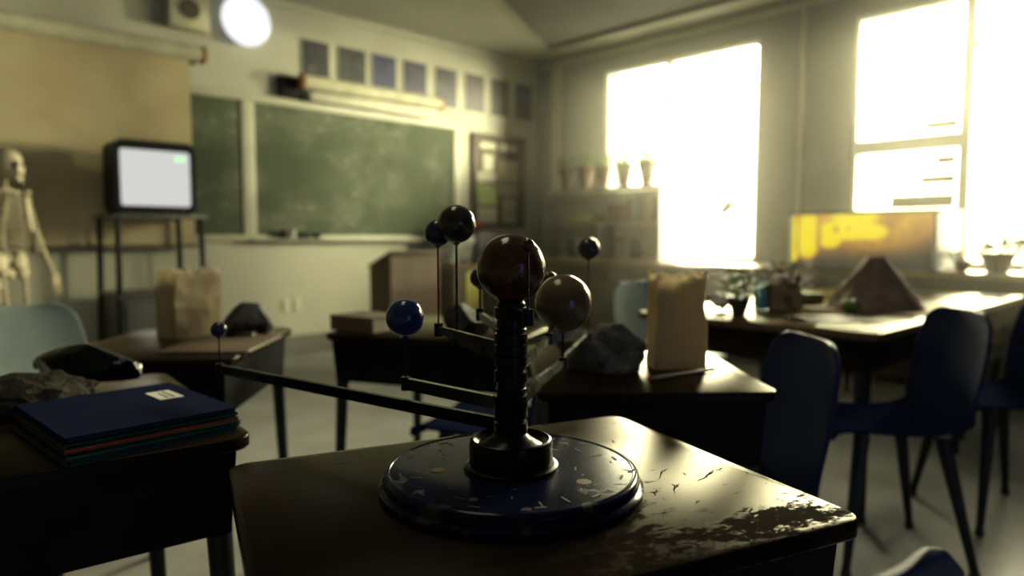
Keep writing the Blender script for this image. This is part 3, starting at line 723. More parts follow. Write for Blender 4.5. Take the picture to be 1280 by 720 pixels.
d1 = desk(c, u, .595, .467, 'dark school desk with scratched glossy top carrying the orrery', top1, .028)
d1top = [o for o in d1.children if o.name.startswith('desktop')][0]
M['scratch'] = mat('dark_scratch', (.008, .006, .005), .9, spec=.02)
for k, st in enumerate([[(.1704, -.0458), (.1912, -.0246), (.2048, -.0193)], [(.1563, -.0934), (.1734, -.0706), (.1747, -.0654)], [(.1695, -.0767), (.1827, -.0692)],
        [(.2056, -.0717), (.2274, -.0628), (.2515, -.0463)], [(.2307, -.0618), (.2566, -.0461)], [(.1326, -.0876), (.1473, -.0719)], [(.2552, -.0506), (.2685, -.0464)],
        [(.1603, -.125), (.1694, -.1193)], [(.285, -.0672), (.283, -.0775)], [(.2036, .0973), (.2099, .1196)], [(.2097, -.0496), (.2118, -.038)], [(.2067, -.1594), (.1908, -.1753)]]):
    b0 = MB(); q = []
    for i in range(len(st)-1):
        A, B = Vector(st[i]), Vector(st[i+1])
        for j in range(5): q.append(A.lerp(B, j/5)+Vector((math.sin(k*5+i*7+j*2.3), math.cos(k*3+j*1.9)))*.0011)
    q.append(Vector(st[-1])); m_ = len(q)
    dd = (q[-1]-q[0]).normalized(); nn = Vector((-dd.y, dd.x))
    up = [q[i]+nn*(.0016*math.sin(PI*i/(m_-1))*(.6+.4*math.sin(i*2.1+k))) for i in range(m_)]; dn = [q[i]-nn*(.0012*math.sin(PI*i/(m_-1))) for i in range(m_)]
    b0.prism([tuple(p) for p in up]+[tuple(p) for p in dn[-2:0:-1]], .74002, .74022).make('scratch_mark', M['scratch'], d1top, False)
c, u = fromcorner((.417, .99), (.993, -.10), .56, .61, 1, -1); D2 = (c, u)
desk(c, u, .56, .61, 'dark school desk holding the stack of folders and two black rocks', topg)
c, u = fromcorner((1.027, 2.117), (.768, -.642), .47, .60, 1, 1); D3 = (c, u)
desk(c, u, .47, .60, 'dark school desk with the half-lit paper bag, near the television cart', topg)
c, u = fromcorner((1.019, 1.917), (.45, -.893), .61, .58, -1, -1); D4 = (c, u)
desk(c, u, .61, .58, 'dark school desk behind the orrery, in front of the lectern', topg)
c, u = fromcorner((1.252, .587), (.738, -.675), .46, .61, 1, -1); D5 = (c, u)
desk(c, u, .46, .61, 'dark school desk with the tall paper bag and pencil', top5)

# big work tables by the windows
tabm = desk_top_mat('work_table_top', .4, -.3, .3, .2, .10, base=(.11, .075, .04), rough=.28, ior=1.12)
def table(center, W, D, label, H=.70):
    t = thing('work_table', label, 'table', (center[0], center[1], 0), 0, 'work tables by the windows')
    slab(MB(), W/2, D/2, .03, H-.03, H, .006).make('tabletop', tabm, t)
    w, d = W/2-.05, D/2-.05
    b0 = MB(); b0.lo((-w, -d, H-.15), (w, -d+.02, H-.03)); b0.lo((-w, d-.02, H-.15), (w, d, H-.03)); b0.lo((-w, -d+.02, H-.15), (-w+.02, d-.02, H-.03)); b0.lo((w-.02, -d+.02, H-.15), (w, d-.02, H-.03))
    b0.make('apron', M['blackwood'], t, False)
    for sx in (-1, 1):
        for sy in (-1, 1):
            lg = MB().cyl((sx*(w-.035), sy*(d-.035), H-.03), (sx*(w-.012), sy*(d-.012), .02), .034, .017, seg=16).make('leg', M['leg'], t)
            MB().lathe([(.018, 0), (.02, .004), (.018, .022), (0, .022)], (sx*(w-.012), sy*(d-.012), 0), 16).make('foot_cap', M['rubber'], lg)
    return t
table((3.115, 1.365), 1.15, 1.02, 'big work table carrying the volcano model')
table((4.30, 1.365), 1.15, 1.02, 'big work table between the volcano table and the window counter')

# ---------------------------------------------------------------- chairs
def chair_proto():
    t = thing('school_chair', 'x', 'chair')
    # facing +Y; seat centre at origin
    prof = [(.215, .405, .17), (.205, .432, .185), (.17, .444, .195), (.08, .436, .20), (-.05, .430, .20), (-.14, .438, .198), (-.185, .462, .195), (-.205, .51, .195), (-.222, .60, .20), (-.242, .70, .195), (-.256, .765, .175), (-.262, .792, .14), (-.265, .80, .11)]
    def shell(pr, name):
        b0 = MB(); n = 12; rows = []
        for (y, z, w) in pr:
            row = []
            for i in range(n+1):
                s = -1+2*i/n
                curve = .022*(abs(s)**2.5)
                back = z > .5
                row.append(b0.b.verts.new((w*s, y+(curve*1.1 if back else 0), z+(0 if back else curve*.5))))
            rows.append(row)
        for a, c in zip(rows, rows[1:]):
            for i in range(n): b0.b.faces.new((a[i], a[i+1], c[i+1], c[i]))
        bmesh.ops.recalc_face_normals(b0.b, faces=b0.b.faces[:])
        o = b0.make(name, M['navy_seat' if name == 'seat' else 'blue_plastic'], t)
        md = o.modifiers.new('s', 'SOLIDIFY'); md.thickness = .011; md.offset = 0; md.use_rim = True
        bv = o.modifiers.new('b', 'BEVEL'); bv.width = .003; bv.segments = 2; bv.limit_method = 'ANGLE'
        sd = o.modifiers.new('u', 'SUBSURF'); sd.levels = 1; sd.render_levels = 1
        return o
    shell(prof[:7], 'seat'); shell(prof[6:], 'backrest')
    for sx in (-1, 1):
        for sy in (-1, 1):
            p0 = (sx*.13, sy*.12-.01, .424); p1 = (sx*.19, sy*.19-.02, .018)
            lg = MB().cyl(p0, p1, .024, .012, seg=14).make('leg', M['leg'], t)
            MB().lathe([(.014, 0), (.016, .004), (.014, .024), (0, .024)], (p1[0], p1[1], 0), 14).make('foot_cap', M['rubber'], lg)
    b0 = MB(); b0.bar((-.13, -.12, .418), (.13, -.12, .418), .02, .016); b0.bar((-.13, .10, .418), (.13, .10, .418), .02, .016); b0.bar((0, -.12, .418), (0, .10, .418), .02, .016)
    b0.make('seat_frame', M['leg'], t)
    for sx in (-1, 1): MB().sph((sx*.13, -.212, .53), .010, (1, .6, 1), 12, 8).make('rivet', M['steel'], t)
    return t
proto = chair_proto()
used = []
def chair(c, f, label):
    rz = ang(f)-PI/2
    if not used:
        proto.location = (c[0], c[1], 0); proto.rotation_euler.z = rz; proto['label'] = label; proto['group'] = 'navy school chairs'; used.append(1); return proto
    return dup(proto, (c[0], c[1], 0), rz, label, 'navy school chairs')
d1c, d1u = D1; d1v = Vector((-d1u.y, d1u.x))
chair((.538, .421), d1v, 'navy school chair pushed under the desk with the orrery')
chair((1.414, .853), (-.738, .675), 'navy school chair seen edge-on beside the desk with the tall paper bag')
chair((1.48, 1.646), (-.45, .893), 'navy school chair with its seat under the desk in front of the lectern')
pale1 = chair((.485, 2.60), (.35, -.93), 'faded blue school chair, half sunlit, behind the desk with the folders')
chair((-.014, 1.34), (.993, -.12), 'navy school chair pushed under the desk with the folders')
chair((2.40, .80), (-.69, .72), 'navy school chair at the corner of the volcano table')
chair((3.04, .62), (-.75, .66), 'navy school chair past the volcano table corner, cut by the picture edge')
pale2 = chair((2.95, 1.96), (-.10, -1), 'pale sunlit school chair just behind the tall paper bag, before the shelf unit')
chair((4.25, .78), (.05, 1), 'navy school chair tucked under the work table nearest the window counter')

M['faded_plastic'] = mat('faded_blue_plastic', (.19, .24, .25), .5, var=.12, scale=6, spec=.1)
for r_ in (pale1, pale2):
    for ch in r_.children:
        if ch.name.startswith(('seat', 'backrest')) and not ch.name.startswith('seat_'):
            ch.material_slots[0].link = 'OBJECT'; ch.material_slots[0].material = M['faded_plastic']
# ---------------------------------------------------------------- orrery
OC = Vector((.545, .578, .740))
orr = thing('orrery', 'tabletop mechanical orrery with coloured planets on arms around a brown sun', 'orrery', OC)
def planet_mat(name, col, var=.2, scale=25, rough=.13, stretch=None, col2=None):
    return mat(name, col, rough, var=var, scale=scale, coat=.0, spec=.22, stretch=stretch, rvar=.03, col2=col2, bump=.04, bscale=60)
M['navy_disc'] = mat('navy_lacquer', (.004, .006, .022), .16, var=.3, scale=10, rvar=.06, spec=.06)
def disc_mat():
    m = M['navy_disc']; n, l = m.node_tree.nodes, m.node_tree.links; b = n['Principled BSDF']
    tc = n.new('ShaderNodeTexCoord'); nz = n.new('ShaderNodeTexNoise'); nz.inputs['Scale'].default_value = 30; nz.inputs['Detail'].default_value = 8; l.new(tc.outputs['Object'], nz.inputs['Vector'])
    g = n.new('ShaderNodeVectorMath'); g.operation = 'LENGTH'; mp = n.new('ShaderNodeMapping'); mp.inputs['Scale'].default_value = (1, 1, 0); l.new(tc.outputs['Object'], mp.inputs[0]); l.new(mp.outputs[0], g.inputs[0])
    e = n.new('ShaderNodeMapRange'); e.inputs['From Min'].default_value = .09; e.inputs['From Max'].default_value = .15; e.inputs['To Max'].default_value = .13; l.new(g.outputs['Value'], e.inputs['Value'])
    s = math_node(n, l, 'ADD', nz.outputs['Fac'], e.outputs[0])
    w = n.new('ShaderNodeMapRange'); w.inputs['From Min'].default_value = .70; w.inputs['From Max'].default_value = .73; l.new(s, w.inputs['Value'])
    old = b.inputs['Base Color'].links[0].from_socket
    mx = n.new('ShaderNodeMixRGB'); l.new(w.outputs[0], mx.inputs[0]); l.new(old, mx.inputs[1]); mx.inputs[2].default_value = (.03, .025, .02, 1); l.new(mx.outputs[0], b.inputs['Base Color'])
    oldr = b.inputs['Roughness'].links[0].from_socket
    l.new(math_node(n, l, 'ADD', oldr, math_node(n, l, 'MULTIPLY', w.outputs[0], .6), True), b.inputs['Roughness'])
disc_mat()
base = MB().lathe([(.145, 0), (.152, .003), (.1525, .008), (.150, .011), (.1475, .0125), (.1475, .0185), (.1465, .022), (.144, .0242), (.1405, .0248), (.1395, .0238), (0, .0238)], seg=96).make('base_disc', M['navy_disc'], orr)
M['gold'] = mat('gold_print', (.07, .046, .016), .5, 0., spec=.05); M['silverprint'] = mat('silver_print', (0.028, .03, .038), .5, 0., spec=.05)
r2 = random.Random(3)
zt = .0239
for a, r, rad in ((2.55, .085, .008), (4.95, .095, .0085), (1.2, .1, .006), (3.6, .11, .005), (.2, .075, .005)):
    MB().cyl((r*math.cos(a), r*math.sin(a), zt), (r*math.cos(a), r*math.sin(a), zt+.0004), rad, seg=20).make('planet_emblem', M['gold'], base, False)
for i in range(26):
    a = i*2*PI/26+.1; r = .07+.055*r2.random(); L = r2.uniform(.004, .016)
    MB().box((r*math.cos(a), r*math.sin(a), zt+.0002), (L, .0022, .0004), (0, 0, a+r2.choice((0, PI/2)))).make('dial_mark', M['silverprint'], base, False)
for i in range(12):
    a = i*2*PI/12; MB().box((.128*math.cos(a), .128*math.sin(a), zt+.0002), (.012, .003, .0004), (0, 0, a+PI/2)).make('dial_mark', M['silverprint'], base, False)
MB().lathe([(.055, .0238), (.055, .028), (.052, .0295), (.0485, .0295), (.0485, .054), (.047, .0575), (.0445, .0585), (.0435, .0555), (.038, .052), (.03, .054), (.022, .060), (.0185, .064), (0, .064)], seg=64).make('hub', M['brass_black'], orr)
TOP = .215
pr = [(.0165, .062)]
z = .072
while z < TOP-.006:
    pr += [(.0165, z), (.0178, z+.0012), (.0178, z+.0032), (.0165, z+.0044)]; z += .0138
pr += [(.0165, TOP), (.012, TOP+.006), (0, TOP+.006)]
MB().lathe(pr, seg=40).make('column', M['brass_black'], orr)
MB().sph((0, 0, TOP+.040), .0395, u=48, v=32).make('sun', planet_mat('sun_paint', (.04, .014, .008), .4, 18), orr)
# arms: world joint xy, arm height, planet radius, planet centre height, material
CZ = 1.03
def pl(name, jx, jy, z, r, pz, m, lab=None, bw=.0065, bh=.011):
    z -= OC.z; pz -= OC.z
    j = Vector((jx-OC.x, jy-OC.y, z)); d = Vector((j.x, j.y, 0)).normalized()
    arm = MB().bar(d*.014+Vector((0, 0, z)), j+d*.004, bw, bh).make('arm', M['steel'] if name in ('uranus_blue', 'j') else M['brass_black'], orr, False)
    MB().lathe([(.0195, -.0055), (.0195, .0055), (.0165, .0058)], (0, 0, z), 36).make('ring_collar', M['brass_black'], arm)
    MB().cyl(j+Vector((0, 0, -.009)), j+Vector((0, 0, .009)), .0062, seg=16).make('joint', M['brass_black'], arm)
    MB().cyl(j+Vector((0, 0, .009)), (j.x, j.y, pz-r*.95), .0013 if r < .02 else .0017, seg=8).make('stem', M['brass_black'], arm)
    p = MB().sph((j.x, j.y, pz), r, u=40, v=28)
    if r > .012: p.cyl((j.x, j.y, pz-r*1.09), (j.x, j.y, pz-r*.9), .0035, .006, seg=12)
    p = p.make('planet', m, arm)
    if lab: p['label'] = lab
    return p
# planet centre heights from the photograph: z = 1.03 + (297 - y) * depth / 870
pm_ = planet_mat
pl('uranus_blue', .527, .764, .836, .0252, .924, pm_('blue_planet', (.012, .024, .085), .35, 20), 'blue glossy planet', .0075, .0155)
pl('p2', .588, .771, .902, .0185, 1.0365, pm_('dark_blue_planet', (.02, .022, .04), .3, 20), 'small dark navy planet')
sat = pl('p3', .600, .745, .889, .0262, 1.0485, pm_('dark_brown_planet', (.03, .024, .018), .4, 14, stretch=(1, 1, 4)), 'dark brown planet')
pl('p4', .679, .788, .915, .0150, .97, pm_('black_planet', (.02, .017, .016), .4, 20), 'small black planet')
pl('p5', .521, .526, .945, .0070, 1.022, pm_('little_brown_planet', (.04, .02, .014), .3, 20), 'tiny dark planet before the sun')
pl('p8', .791, .752, .871, .0135, .964, pm_('umber_planet', (.04, .025, .018), .3, 20), 'small planet hidden behind the tan one')
pl('p6', .762, .695, .843, .0425, .933, pm_('tan_planet', (.10, .065, .032), .3, 9, stretch=(1, 1, 5)), 'large tan planet')
pl('p7', 1.090, .925, .829, .0225, 1.008, pm_('mauve_planet', (.04, .027, .03), .3, 15), 'small mauve planet on a long arm')
pl('p9', .434, 1.167, .812, .0130, .878, pm_('indigo_planet', (.02, .025, .06), .3, 15), 'small indigo planet on the longest arm', .0075, .015)

# ---------------------------------------------------------------- things on the desks
DZ = .7405
def local(Dk, x, y):
    c, u = Dk; v = Vector((-u.y, u.x)); p = c+u*x+v*y; return p.x, p.y
# folders
cols = [('teal_cover', .010, 'teal folder at the bottom of the folder stack'), ('green_cover', .005, 'dark green folder second from the bottom of the stack'), ('red_cover', .003, 'thin red folder in the middle of the folder stack'),
        ('green_cover', .006, 'green folder lying directly on the red one'), ('navy_cover', .009, 'navy folder with white label on top of the stack')]
z = DZ
for i, (mm, th, lb) in enumerate(cols):
    jx, jy, ja = [(-.004, -.008, .02), (.003, -.004, -.015), (-.002, -.003, .01), (0, 0, 0), (0, .002, 0)][i]
    t = thing('folder', lb, 'folder', (.288+jx, 1.157+jy, z), .06+ja, 'folders stacked on the desk')
    w2, d2 = .114, .131
    cv = MB(); cv.box((0, 0, .0007), (2*w2, 2*d2, .0014)); cv.box((0, 0, th-.0007), (2*w2, 2*d2, .0014)); cv.box((-w2+.0007, 0, th/2), (.0014, 2*d2, th))
    cv.make('cover', M[mm], t, False)
    MB().box((.002, 0, th/2), (2*w2-.008, 2*d2-.008, th-.0030)).make('pages', M['teal_cover'], t, False)
    if i == 4:
        lb_ = MB().box((.070, .034, th+.0003), (.036, .066, .0006)).make('label_sticker', M['palepaper'], t, False)
        MB().box((.076, .034, th+.0007), (.0025, .05, .0003)).box((.066, .030, th+.0007), (.0025, .042, .0003)).make('written_lines', M['blackplastic'], lb_, False)
    z += th+.0004

def rockmesh(d, seed, amp=.22, sub=4, sc=3.2, flat=0, facets=0, cuts=()):
    b0 = MB(); bmesh.ops.create_icosphere(b0.b, subdivisions=sub, radius=1.0)
    r = random.Random(seed)
    for k in range(facets):     # cut flat facets
        nrm = Vector((r.uniform(-1, 1), r.uniform(-1, 1), r.uniform(-.6, 1))).normalized(); h = r.uniform(.55, .82)
        for v in b0.b.verts:
            q = v.co.dot(nrm)
            if q > h: v.co -= nrm*(q-h)
    for nrm, h in cuts:
        nrm = Vector(nrm).normalized()
        for v in b0.b.verts:
            q = v.co.dot(nrm)
            if q > h: v.co -= nrm*(q-h)
    for v in b0.b.verts:
        v.co *= 1+amp*mnoise.noise(v.co*sc+Vector((seed, seed*2, 0)))+amp*.35*mnoise.noise(v.co*sc*3+Vector((seed, 0, 4)))
        v.co = Vector((v.co.x*d[0]/2, v.co.y*d[1]/2, v.co.z*d[2]/2))
    zlow = -d[2]/2*.62
    for v in b0.b.verts: v.co.z = max(v.co.z, zlow) - zlow
    return b0
def rock(name, label, d, loc, rotz, m, seed, **k):
    return tag(rockmesh(d, seed, **k).make(name, M[m], loc=loc, rotz=rotz, angle=24), label, 'rock')
rock('obsidian_rock', 'long glossy black rock with a bright glint, lying behind the folders', (.23, .10, .085), (.318, 1.475, DZ+.024), -.75, 'obsidian', 5, amp=.035, facets=11, sc=2., cuts=[((.994, -.02, .108), .66)])
rock('rough_rock', 'rough grey-brown rock half buried under the glossy black one', (.21, .17, .075), (.195, 1.40, DZ), -.3, 'rock', 9, amp=.16, sc=3.5)
rock('layered_rock', 'big rough grey rock on the desk beside the tall paper bag', (.20, .13, .135), (1.165, .955, DZ), -.75, 'rock_grey', 13, amp=.12, facets=9)
rock('dark_rock', 'dark angular rock tilted on the desk behind the orrery column', (.155, .12, .125), (1.287, 1.55, DZ), -.5, 'coal', 23, amp=.05, facets=12, sc=2)
rock('charcoal_rock', 'black angular rock lying beside the half-lit paper bag', (.19, .14, .12), (.845, 2.05, DZ), .6, 'coal', 31, amp=.06, facets=10, sc=2)

def paper_bag(label, w, d, h, loc, rotz, seed, flare=.92):
    b0 = MB(); r = random.Random(seed); n = 10; rows = []
    per = []
    for i in range(n): per.append((-w/2+w*i/n, -d/2))
    for i in range(6): per.append((w/2, -d/2+d*i/6))
    for i in range(n): per.append((w/2-w*i/n, d/2))
    for i in range(6): per.append((-w/2, d/2-d*i/6))
    L = 14
    for k in range(L+1):
        f = k/L; row = []
        for (x, y) in per:
            s = 1+(flare-1)*f
            gus = 1-.30*f*(1 if abs(abs(x)-w/2) < 1e-6 and abs(y) < d*.3 else 0)
            p = Vector((x*s*gus, y*s, h*f))
            nn = mnoise.noise_vector(p*26+Vector((seed, 0, 0)))*(.0022+.0045*f)
            if k == 0: nn = Vector((0, 0, 0))
            p += nn
            if k == L: p.z += r.uniform(-.012, .012)
            row.append(b0.b.verts.new(p))
        rows.append(row)
    m = len(per)
    for a, c in zip(rows, rows[1:]):
        for i in range(m): b0.b.faces.new((a[i], a[(i+1) % m], c[(i+1) % m], c[i]))
    b0.b.faces.new(rows[0][::-1])
    o = b0.make('paper_bag', M['paperbag'], loc=loc, rotz=rotz, angle=25)
    md = o.modifiers.new('s', 'SOLIDIFY'); md.thickness = .0012; md.offset = -1
    return tag(o, label, 'bag')
paper_bag('tall brown paper bag standing open beside the big grey rock', .118, .075, .205, (1.335, .875, DZ), -.70, 3, .90)
paper_bag('brown paper bag with a crumpled rim, half in sunlight, near the television cart', .155, .09, .195, (.72, 2.16, DZ), .30, 8, .96)
# pencil
t = thing('pencil', 'long pencil lying in front of the tall paper bag', 'pencil', (1.262, .80, DZ+.0048), math.atan2(-.032, .194))
MB().cyl((-.10, 0, 0), (.085, 0, 0), .0042, seg=6).make('shaft', mat('pencil_paint', (.25, .22, .16), .4), t)
MB().cyl((.085, 0, 0), (.102, 0, 0), .0042, .0008, seg=12).make('tip', M['paper'], t)
MB().cyl((-.112, 0, 0), (-.10, 0, 0), .0042, seg=12).make('eraser', M['redball'], t)
# tray on desk 3, box on desk 4
t = thing('clipboard', 'dark clipboard lying in front of the half-lit paper bag', 'clipboard', (.72, 1.90, DZ), -.72)
slab(MB(), .115, .15, .012, 0, .005, .001).make('board', M['darkwood'], t)
MB().box((0, .13, .0095), (.08, .03, .008), bev=.003).make('clip', M['tin'], t)
t = thing('book', 'thick dark book lying on the desk in front of the lectern', 'book', (1.17, 1.90, DZ), .2)
MB().box((0, 0, .002), (.14, .19, .004)).box((0, 0, .046), (.14, .19, .004)).box((-.068, 0, .024), (.004, .19, .046)).make('cover', M['darkwood'], t, False)
MB().box((.0, 0, .024), (.128, .182, .0395)).make('page_block', M['tan_sheet'], t, False)

# ---------------------------------------------------------------- things on the work table
TZ = .7005
b0 = MB(); n, L = 48, 18; rows = []
for k in range(L+1):
    f = k/L; r = .205*(1-f)**1.0*.80+.041+.0*(f); row = []
    for i in range(n):
        a = 2*PI*i/n; p = Vector((r*math.cos(a), r*math.sin(a), .235*f))
        g = 1+.10*mnoise.noise(Vector((math.cos(a)*3, math.sin(a)*3, f*2.5)))+.03*mnoise.noise(p*40)
        row.append(b0.b.verts.new((p.x*g, p.y*g, p.z+.006*mnoise.noise(p*30)*(0 if k == 0 else 1))))
    rows.append(row)
row = [b0.b.verts.new((v.co.x*.55, v.co.y*.55, .20)) for v in rows[-1]]; rows.append(row)
for a, c in zip(rows, rows[1:]):
    for i in range(n): b0.b.faces.new((a[i], a[(i+1) % n], c[(i+1) % n], c[i]))
b0.b.faces.new(rows[0][::-1]); b0.b.faces.new(rows[-1])
vol = thing('volcano_model', 'dark plaster volcano model standing on the big work table', 'volcano', (3.40, 1.17, TZ))
slab(MB(), .24, .24, .01, 0, .008, .002).make('base_board', M['cardboard'], vol)
o = b0.make('cone', M['volcano'], vol); o.location.z = .008
ap = thing('apple', 'green apple lying in front of the volcano model', 'apple', (3.10, 1.16, TZ))
MB().lathe([(0, .006), (.012, 0), (.026, .008), (.037, .03), (.037, .048), (.026, .064), (.012, .067), (.004, .060), (0, .058)], seg=32).make('fruit', M['apple'], ap)
MB().cyl((0, 0, .058), (.006, 0, .078), .0018, seg=8).make('stem', M['darkwood'], ap)
plant((2.71, 1.47, TZ), .048, .085, 'dark potted plant nearest the tall paper bag on the work table', 61, .06, .11, 60, m='tin', size=.05)
b0 = MB(); bmesh.ops.create_icosphere(b0.b, subdivisions=4, radius=.038); b0.jag(.012, 40, 2).jag(.006, 90, 3)
zl = min(v.co.z for v in b0.b.verts)
for v in b0.b.verts: v.co.z -= zl
tag(b0.make('paper_ball', M['white_panel'], loc=(2.82, 1.62, TZ), angle=20), 'crumpled white paper ball on the work table beside the dark potted plant', 'paper')
t = thing('beaker', 'glass beaker of pale blue liquid on the work table', 'beaker', (2.985, 1.51, TZ))
MB().lathe([(.034, 0), (.036, .004), (.036, .15), (.039, .155), (.037, .155), (.0345, .15), (.0345, .005), (0, .004)], seg=32).make('glass', M['clear'], t)
MB().lathe([(.0335, .006), (.0335, .10), (0, .10)], seg=32).make('liquid', M['blueliquid'], t)
t = thing('cardboard_box', 'open brown cardboard box on the work table before the glowing case', 'box', (3.12, 1.47, TZ), .5)
b0 = MB(); b0.lo((-.09, -.07, 0), (.09, .07, .004)); b0.lo((-.09, -.07, 0), (-.086, .07, .12)); b0.lo((.086, -.07, 0), (.09, .07, .12)); b0.lo((-.086, -.07, 0), (.086, -.066, .12)); b0.lo((-.086, .066, 0), (.086, .07, .12))
b0.make('box_walls', M['cardboard'], t, False)
for sy in (-1, 1): MB().box((0, sy*.105, .10), (.18, .075, .003), rot=(sy*-.6, 0, 0)).make('flap', M['cardboard'], t, False)
leafy(90, .085, .12, 77, size=.06, z0=.07).make('dried_plant', M['brownwood'], t, False)
for i, (mm, w2, d2, th, lb) in enumerate([('darkwood', .13, .09, .03, 'dark book at the bottom of the pair behind the volcano'), ('leaf', .12, .085, .025, 'green book lying on the dark one behind the volcano')]):
    t = thing('book', lb, 'book', (3.46, 1.56, TZ+(0 if i == 0 else .0305)), .7+.1*i, 'books lying behind the volcano')
    MB().box((0, 0, .0015), (2*w2, 2*d2, .003)).box((0, 0, th-.0015), (2*w2, 2*d2, .003)).box((-w2+.0015, 0, th/2), (.003, 2*d2, th)).make('cover', M[mm], t, False)
    MB().box((.003, 0, th/2), (2*w2-.012, 2*d2-.01, th-.0062)).make('page_block', M['paper'], t, False)
t = thing('clipboard', 'dark clipboard lying at the front corner of the big work table', 'clipboard', (2.86, 1.14, TZ), .9)
slab(MB(), .115, .16, .012, 0, .006, .001).make('board', M['darkwood'], t)
MB().box((0, .14, .0105), (.08, .03, .008), bev=.003).make('clip', M['tin'], t)
for i, (x, y, a, lb) in enumerate([(2.70, 1.05, .3, 'loose cream sheet on the work table nearest its corner'), (3.02, .99, -.2, 'loose cream sheet beside the clipboard on the work table'), (3.42, .94, .15, 'loose cream sheet in front of the volcano on the work table')]):
    s = MB().box((0, 0, .0006), (.21, .15, .0012))
    tag(s.make('paper_sheet', M['paper'], loc=(x, y, TZ), rotz=a, smooth=False), lb, 'paper', 'loose sheets on the work table')

# ---------------------------------------------------------------- light
SKY = (.78, 4.0, 110.0, 4.2, 2.0)
sc_ = bpy.context.scene
W = bpy.data.worlds.new('sky'); sc_.world = W; W.use_nodes = True
n, l = W.node_tree.nodes, W.node_tree.links
bg = n['Background']
tc = n.new('ShaderNodeTexCoord')
nm = n.new('ShaderNodeVectorMath'); nm.operation = 'NORMALIZE'; l.new(tc.outputs['Generated'], nm.inputs[0])
def lobe(d, lo, hi, amp):
    dt = n.new('ShaderNodeVectorMath'); dt.operation = 'DOT_PRODUCT'; l.new(nm.outputs[0], dt.inputs[0]); dt.inputs[1].default_value = Vector(d).normalized()
    r = n.new('ShaderNodeMapRange'); r.interpolation_type = 'SMOOTHSTEP'; r.inputs['From Min'].default_value = lo; r.inputs['From Max'].default_value = hi; r.inputs['To Max'].default_value = amp
    l.new(dt.outputs['Value'], r.inputs['Value']); return r.outputs[0]
sep = n.new('ShaderNodeSeparateXYZ'); l.new(nm.outputs[0], sep.inputs[0])
band = n.new('ShaderNodeMapRange'); band.interpolation_type = 'SMOOTHSTEP'; band.inputs['From Min'].default_value = .13; band.inputs['From Max'].default_value = .27; band.inputs['To Min'].default_value = SKY[1]; band.inputs['To Max'].default_value = SKY[2]
l.new(sep.outputs['Z'], band.inputs['Value'])
band2 = n.new('ShaderNodeMapRange'); band2.interpolation_type = 'SMOOTHSTEP'; band2.inputs['From Min'].default_value = .42; band2.inputs['From Max'].default_value = .33; band2.inputs['To Min'].default_value = .02
l.new(sep.outputs['Z'], band2.inputs['Value'])
warm = math_node(n, l, 'ADD', math_node(n, l, 'MULTIPLY', math_node(n, l, 'MULTIPLY', lobe((.90, .43, .12), SKY[0], .95, 1.0), band.outputs[0]), band2.outputs[0]), lobe((1, -.1, -.2), .0, .6, SKY[3]))
cool = math_node(n, l, 'MULTIPLY', lobe((-1, -.3, .3), -1, 1, 1), SKY[4])
mxw = n.new('ShaderNodeMixRGB'); mxw.blend_type = 'MULTIPLY'; mxw.inputs[0].default_value = 1; mxw.inputs[1].default_value = (1.0, .93, .56, 1); l.new(warm, mxw.inputs[2])
mxc = n.new('ShaderNodeMixRGB'); mxc.blend_type = 'MULTIPLY'; mxc.inputs[0].default_value = 1; mxc.inputs[1].default_value = (.35, .5, 1.0, 1); l.new(cool, mxc.inputs[2])
mxa = n.new('ShaderNodeMixRGB'); mxa.blend_type = 'ADD'; mxa.inputs[0].default_value = 1; l.new(mxw.outputs[0], mxa.inputs[1]); l.new(mxc.outputs[0], mxa.inputs[2])
l.new(mxa.outputs[0], bg.inputs['Color']); bg.inputs['Strength'].default_value = 1.0

for a, b_ in wins:
    ld = bpy.data.lights.new('window_portal', 'AREA'); ld.shape = 'RECTANGLE'; ld.size = WZ1-WZ0; ld.size_y = b_-a; ld.cycles.is_portal = True
    o = bpy.data.objects.new('window_portal', ld); C.objects.link(o); o.location = (XW+.27, (a+b_)/2, (WZ0+WZ1)/2); o.rotation_euler = (0, PI/2, 0)
ld = bpy.data.lights.new('fill_opening_portal', 'AREA'); ld.shape = 'RECTANGLE'; ld.size = 1.3; ld.size_y = 2.3; ld.cycles.is_portal = True  # portal for the opening added behind the camera as cool fill
o = bpy.data.objects.new('fill_opening_portal', ld); C.objects.link(o); o.location = (-.35, YB-.22, 1.15); o.rotation_euler = (-PI/2, 0, 0)
sl = bpy.data.lights.new('low_sun', 'AREA'); sl.shape = 'DISK'; sl.size = 1.1; sl.energy = 4800; sl.color = (1.0, .96, .56)
so = bpy.data.objects.new('low_sun', sl); C.objects.link(so); so.location = (30, -5.0, 2.4)
so.rotation_euler = (Vector((2.5, 4.5, 1.6))-so.location).to_track_quat('-Z', 'Y').to_euler()

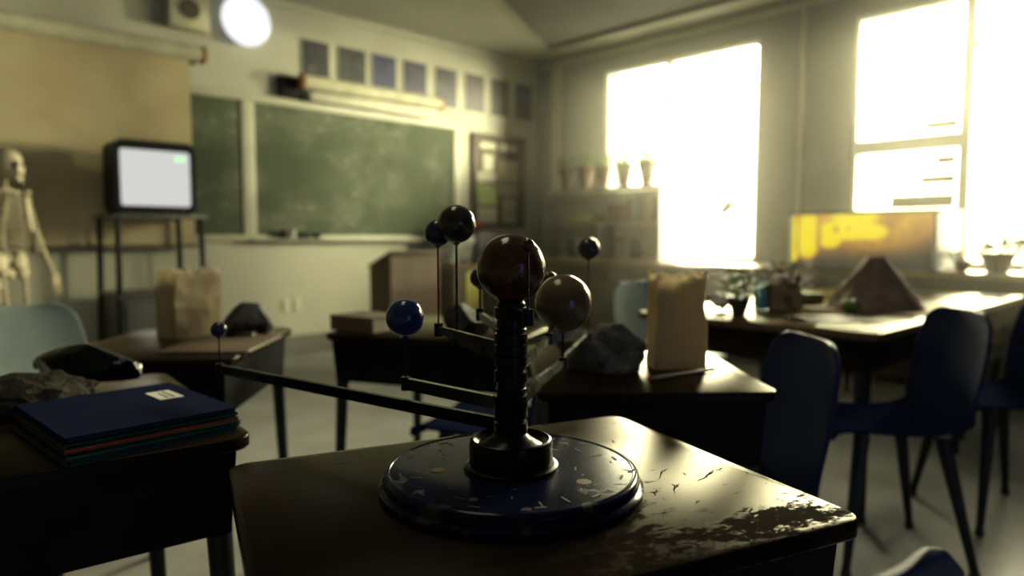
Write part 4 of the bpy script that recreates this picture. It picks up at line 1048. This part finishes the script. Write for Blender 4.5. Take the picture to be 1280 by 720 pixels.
s2 = bpy.data.lights.new('added_wall_light', 'AREA'); s2.shape = 'RECTANGLE'; s2.size = 1.6; s2.size_y = 1.6; s2.energy = 165; s2.spread = math.radians(60); s2.color = (1.0, .95, .58)  # added area lamp outside the windows, aimed to brighten the front wall
o2 = bpy.data.objects.new('added_wall_light', s2); C.objects.link(o2); o2.location = (8.6, .8, 2.6)
o2.rotation_euler = (Vector((3.2, 5.75, 1.6))-o2.location).to_track_quat('-Z', 'Y').to_euler()

# dusty air
vm = bpy.data.materials.new('dusty_air'); vm.use_nodes = True; n, l = vm.node_tree.nodes, vm.node_tree.links
n.remove(n['Principled BSDF']); vs = n.new('ShaderNodeVolumeScatter'); vs.inputs['Color'].default_value = (1, .95, .82, 1); vs.inputs['Density'].default_value = .021; vs.inputs['Anisotropy'].default_value = .82
l.new(vs.outputs[0], n['Material Output'].inputs['Volume'])
hz = MB().lo((3.4, -1.0, .012), (XW-.001, YW-.125, ZC-.08)).make('dusty_haze', vm, smooth=False)
hz['kind'] = 'stuff'; hz['label'] = 'faint dusty haze filling the room air'; hz['category'] = 'haze'

# ---------------------------------------------------------------- camera
cd = bpy.data.cameras.new('camera'); cam = bpy.data.objects.new('camera', cd); C.objects.link(cam)
cd.sensor_width = 36; cd.lens = 870/1280*36; cd.clip_start = .02
yaw = math.radians(43.4); pit = math.atan(63/870)
fw = Vector((math.sin(yaw)*math.cos(pit), math.cos(yaw)*math.cos(pit), -math.sin(pit)))
cam.location = (0, 0, 1.03); cam.rotation_euler = fw.to_track_quat('-Z', 'Y').to_euler()
cd.dof.use_dof = True; cd.dof.focus_distance = .80; cd.dof.aperture_fstop = 2.5
sc_.camera = cam
vs_ = sc_.view_settings; vs_.view_transform = 'Standard'; vs_.look = 'None'; vs_.exposure = 0.0; vs_.gamma = 1.0; vs_.use_curve_mapping = False
sc_.cycles.use_denoising = True
sc_.cycles.volume_bounces = 1; sc_.cycles.max_bounces = 6; sc_.cycles.diffuse_bounces = 1; sc_.cycles.glossy_bounces = 3; sc_.cycles.sample_clamp_indirect = 6.0
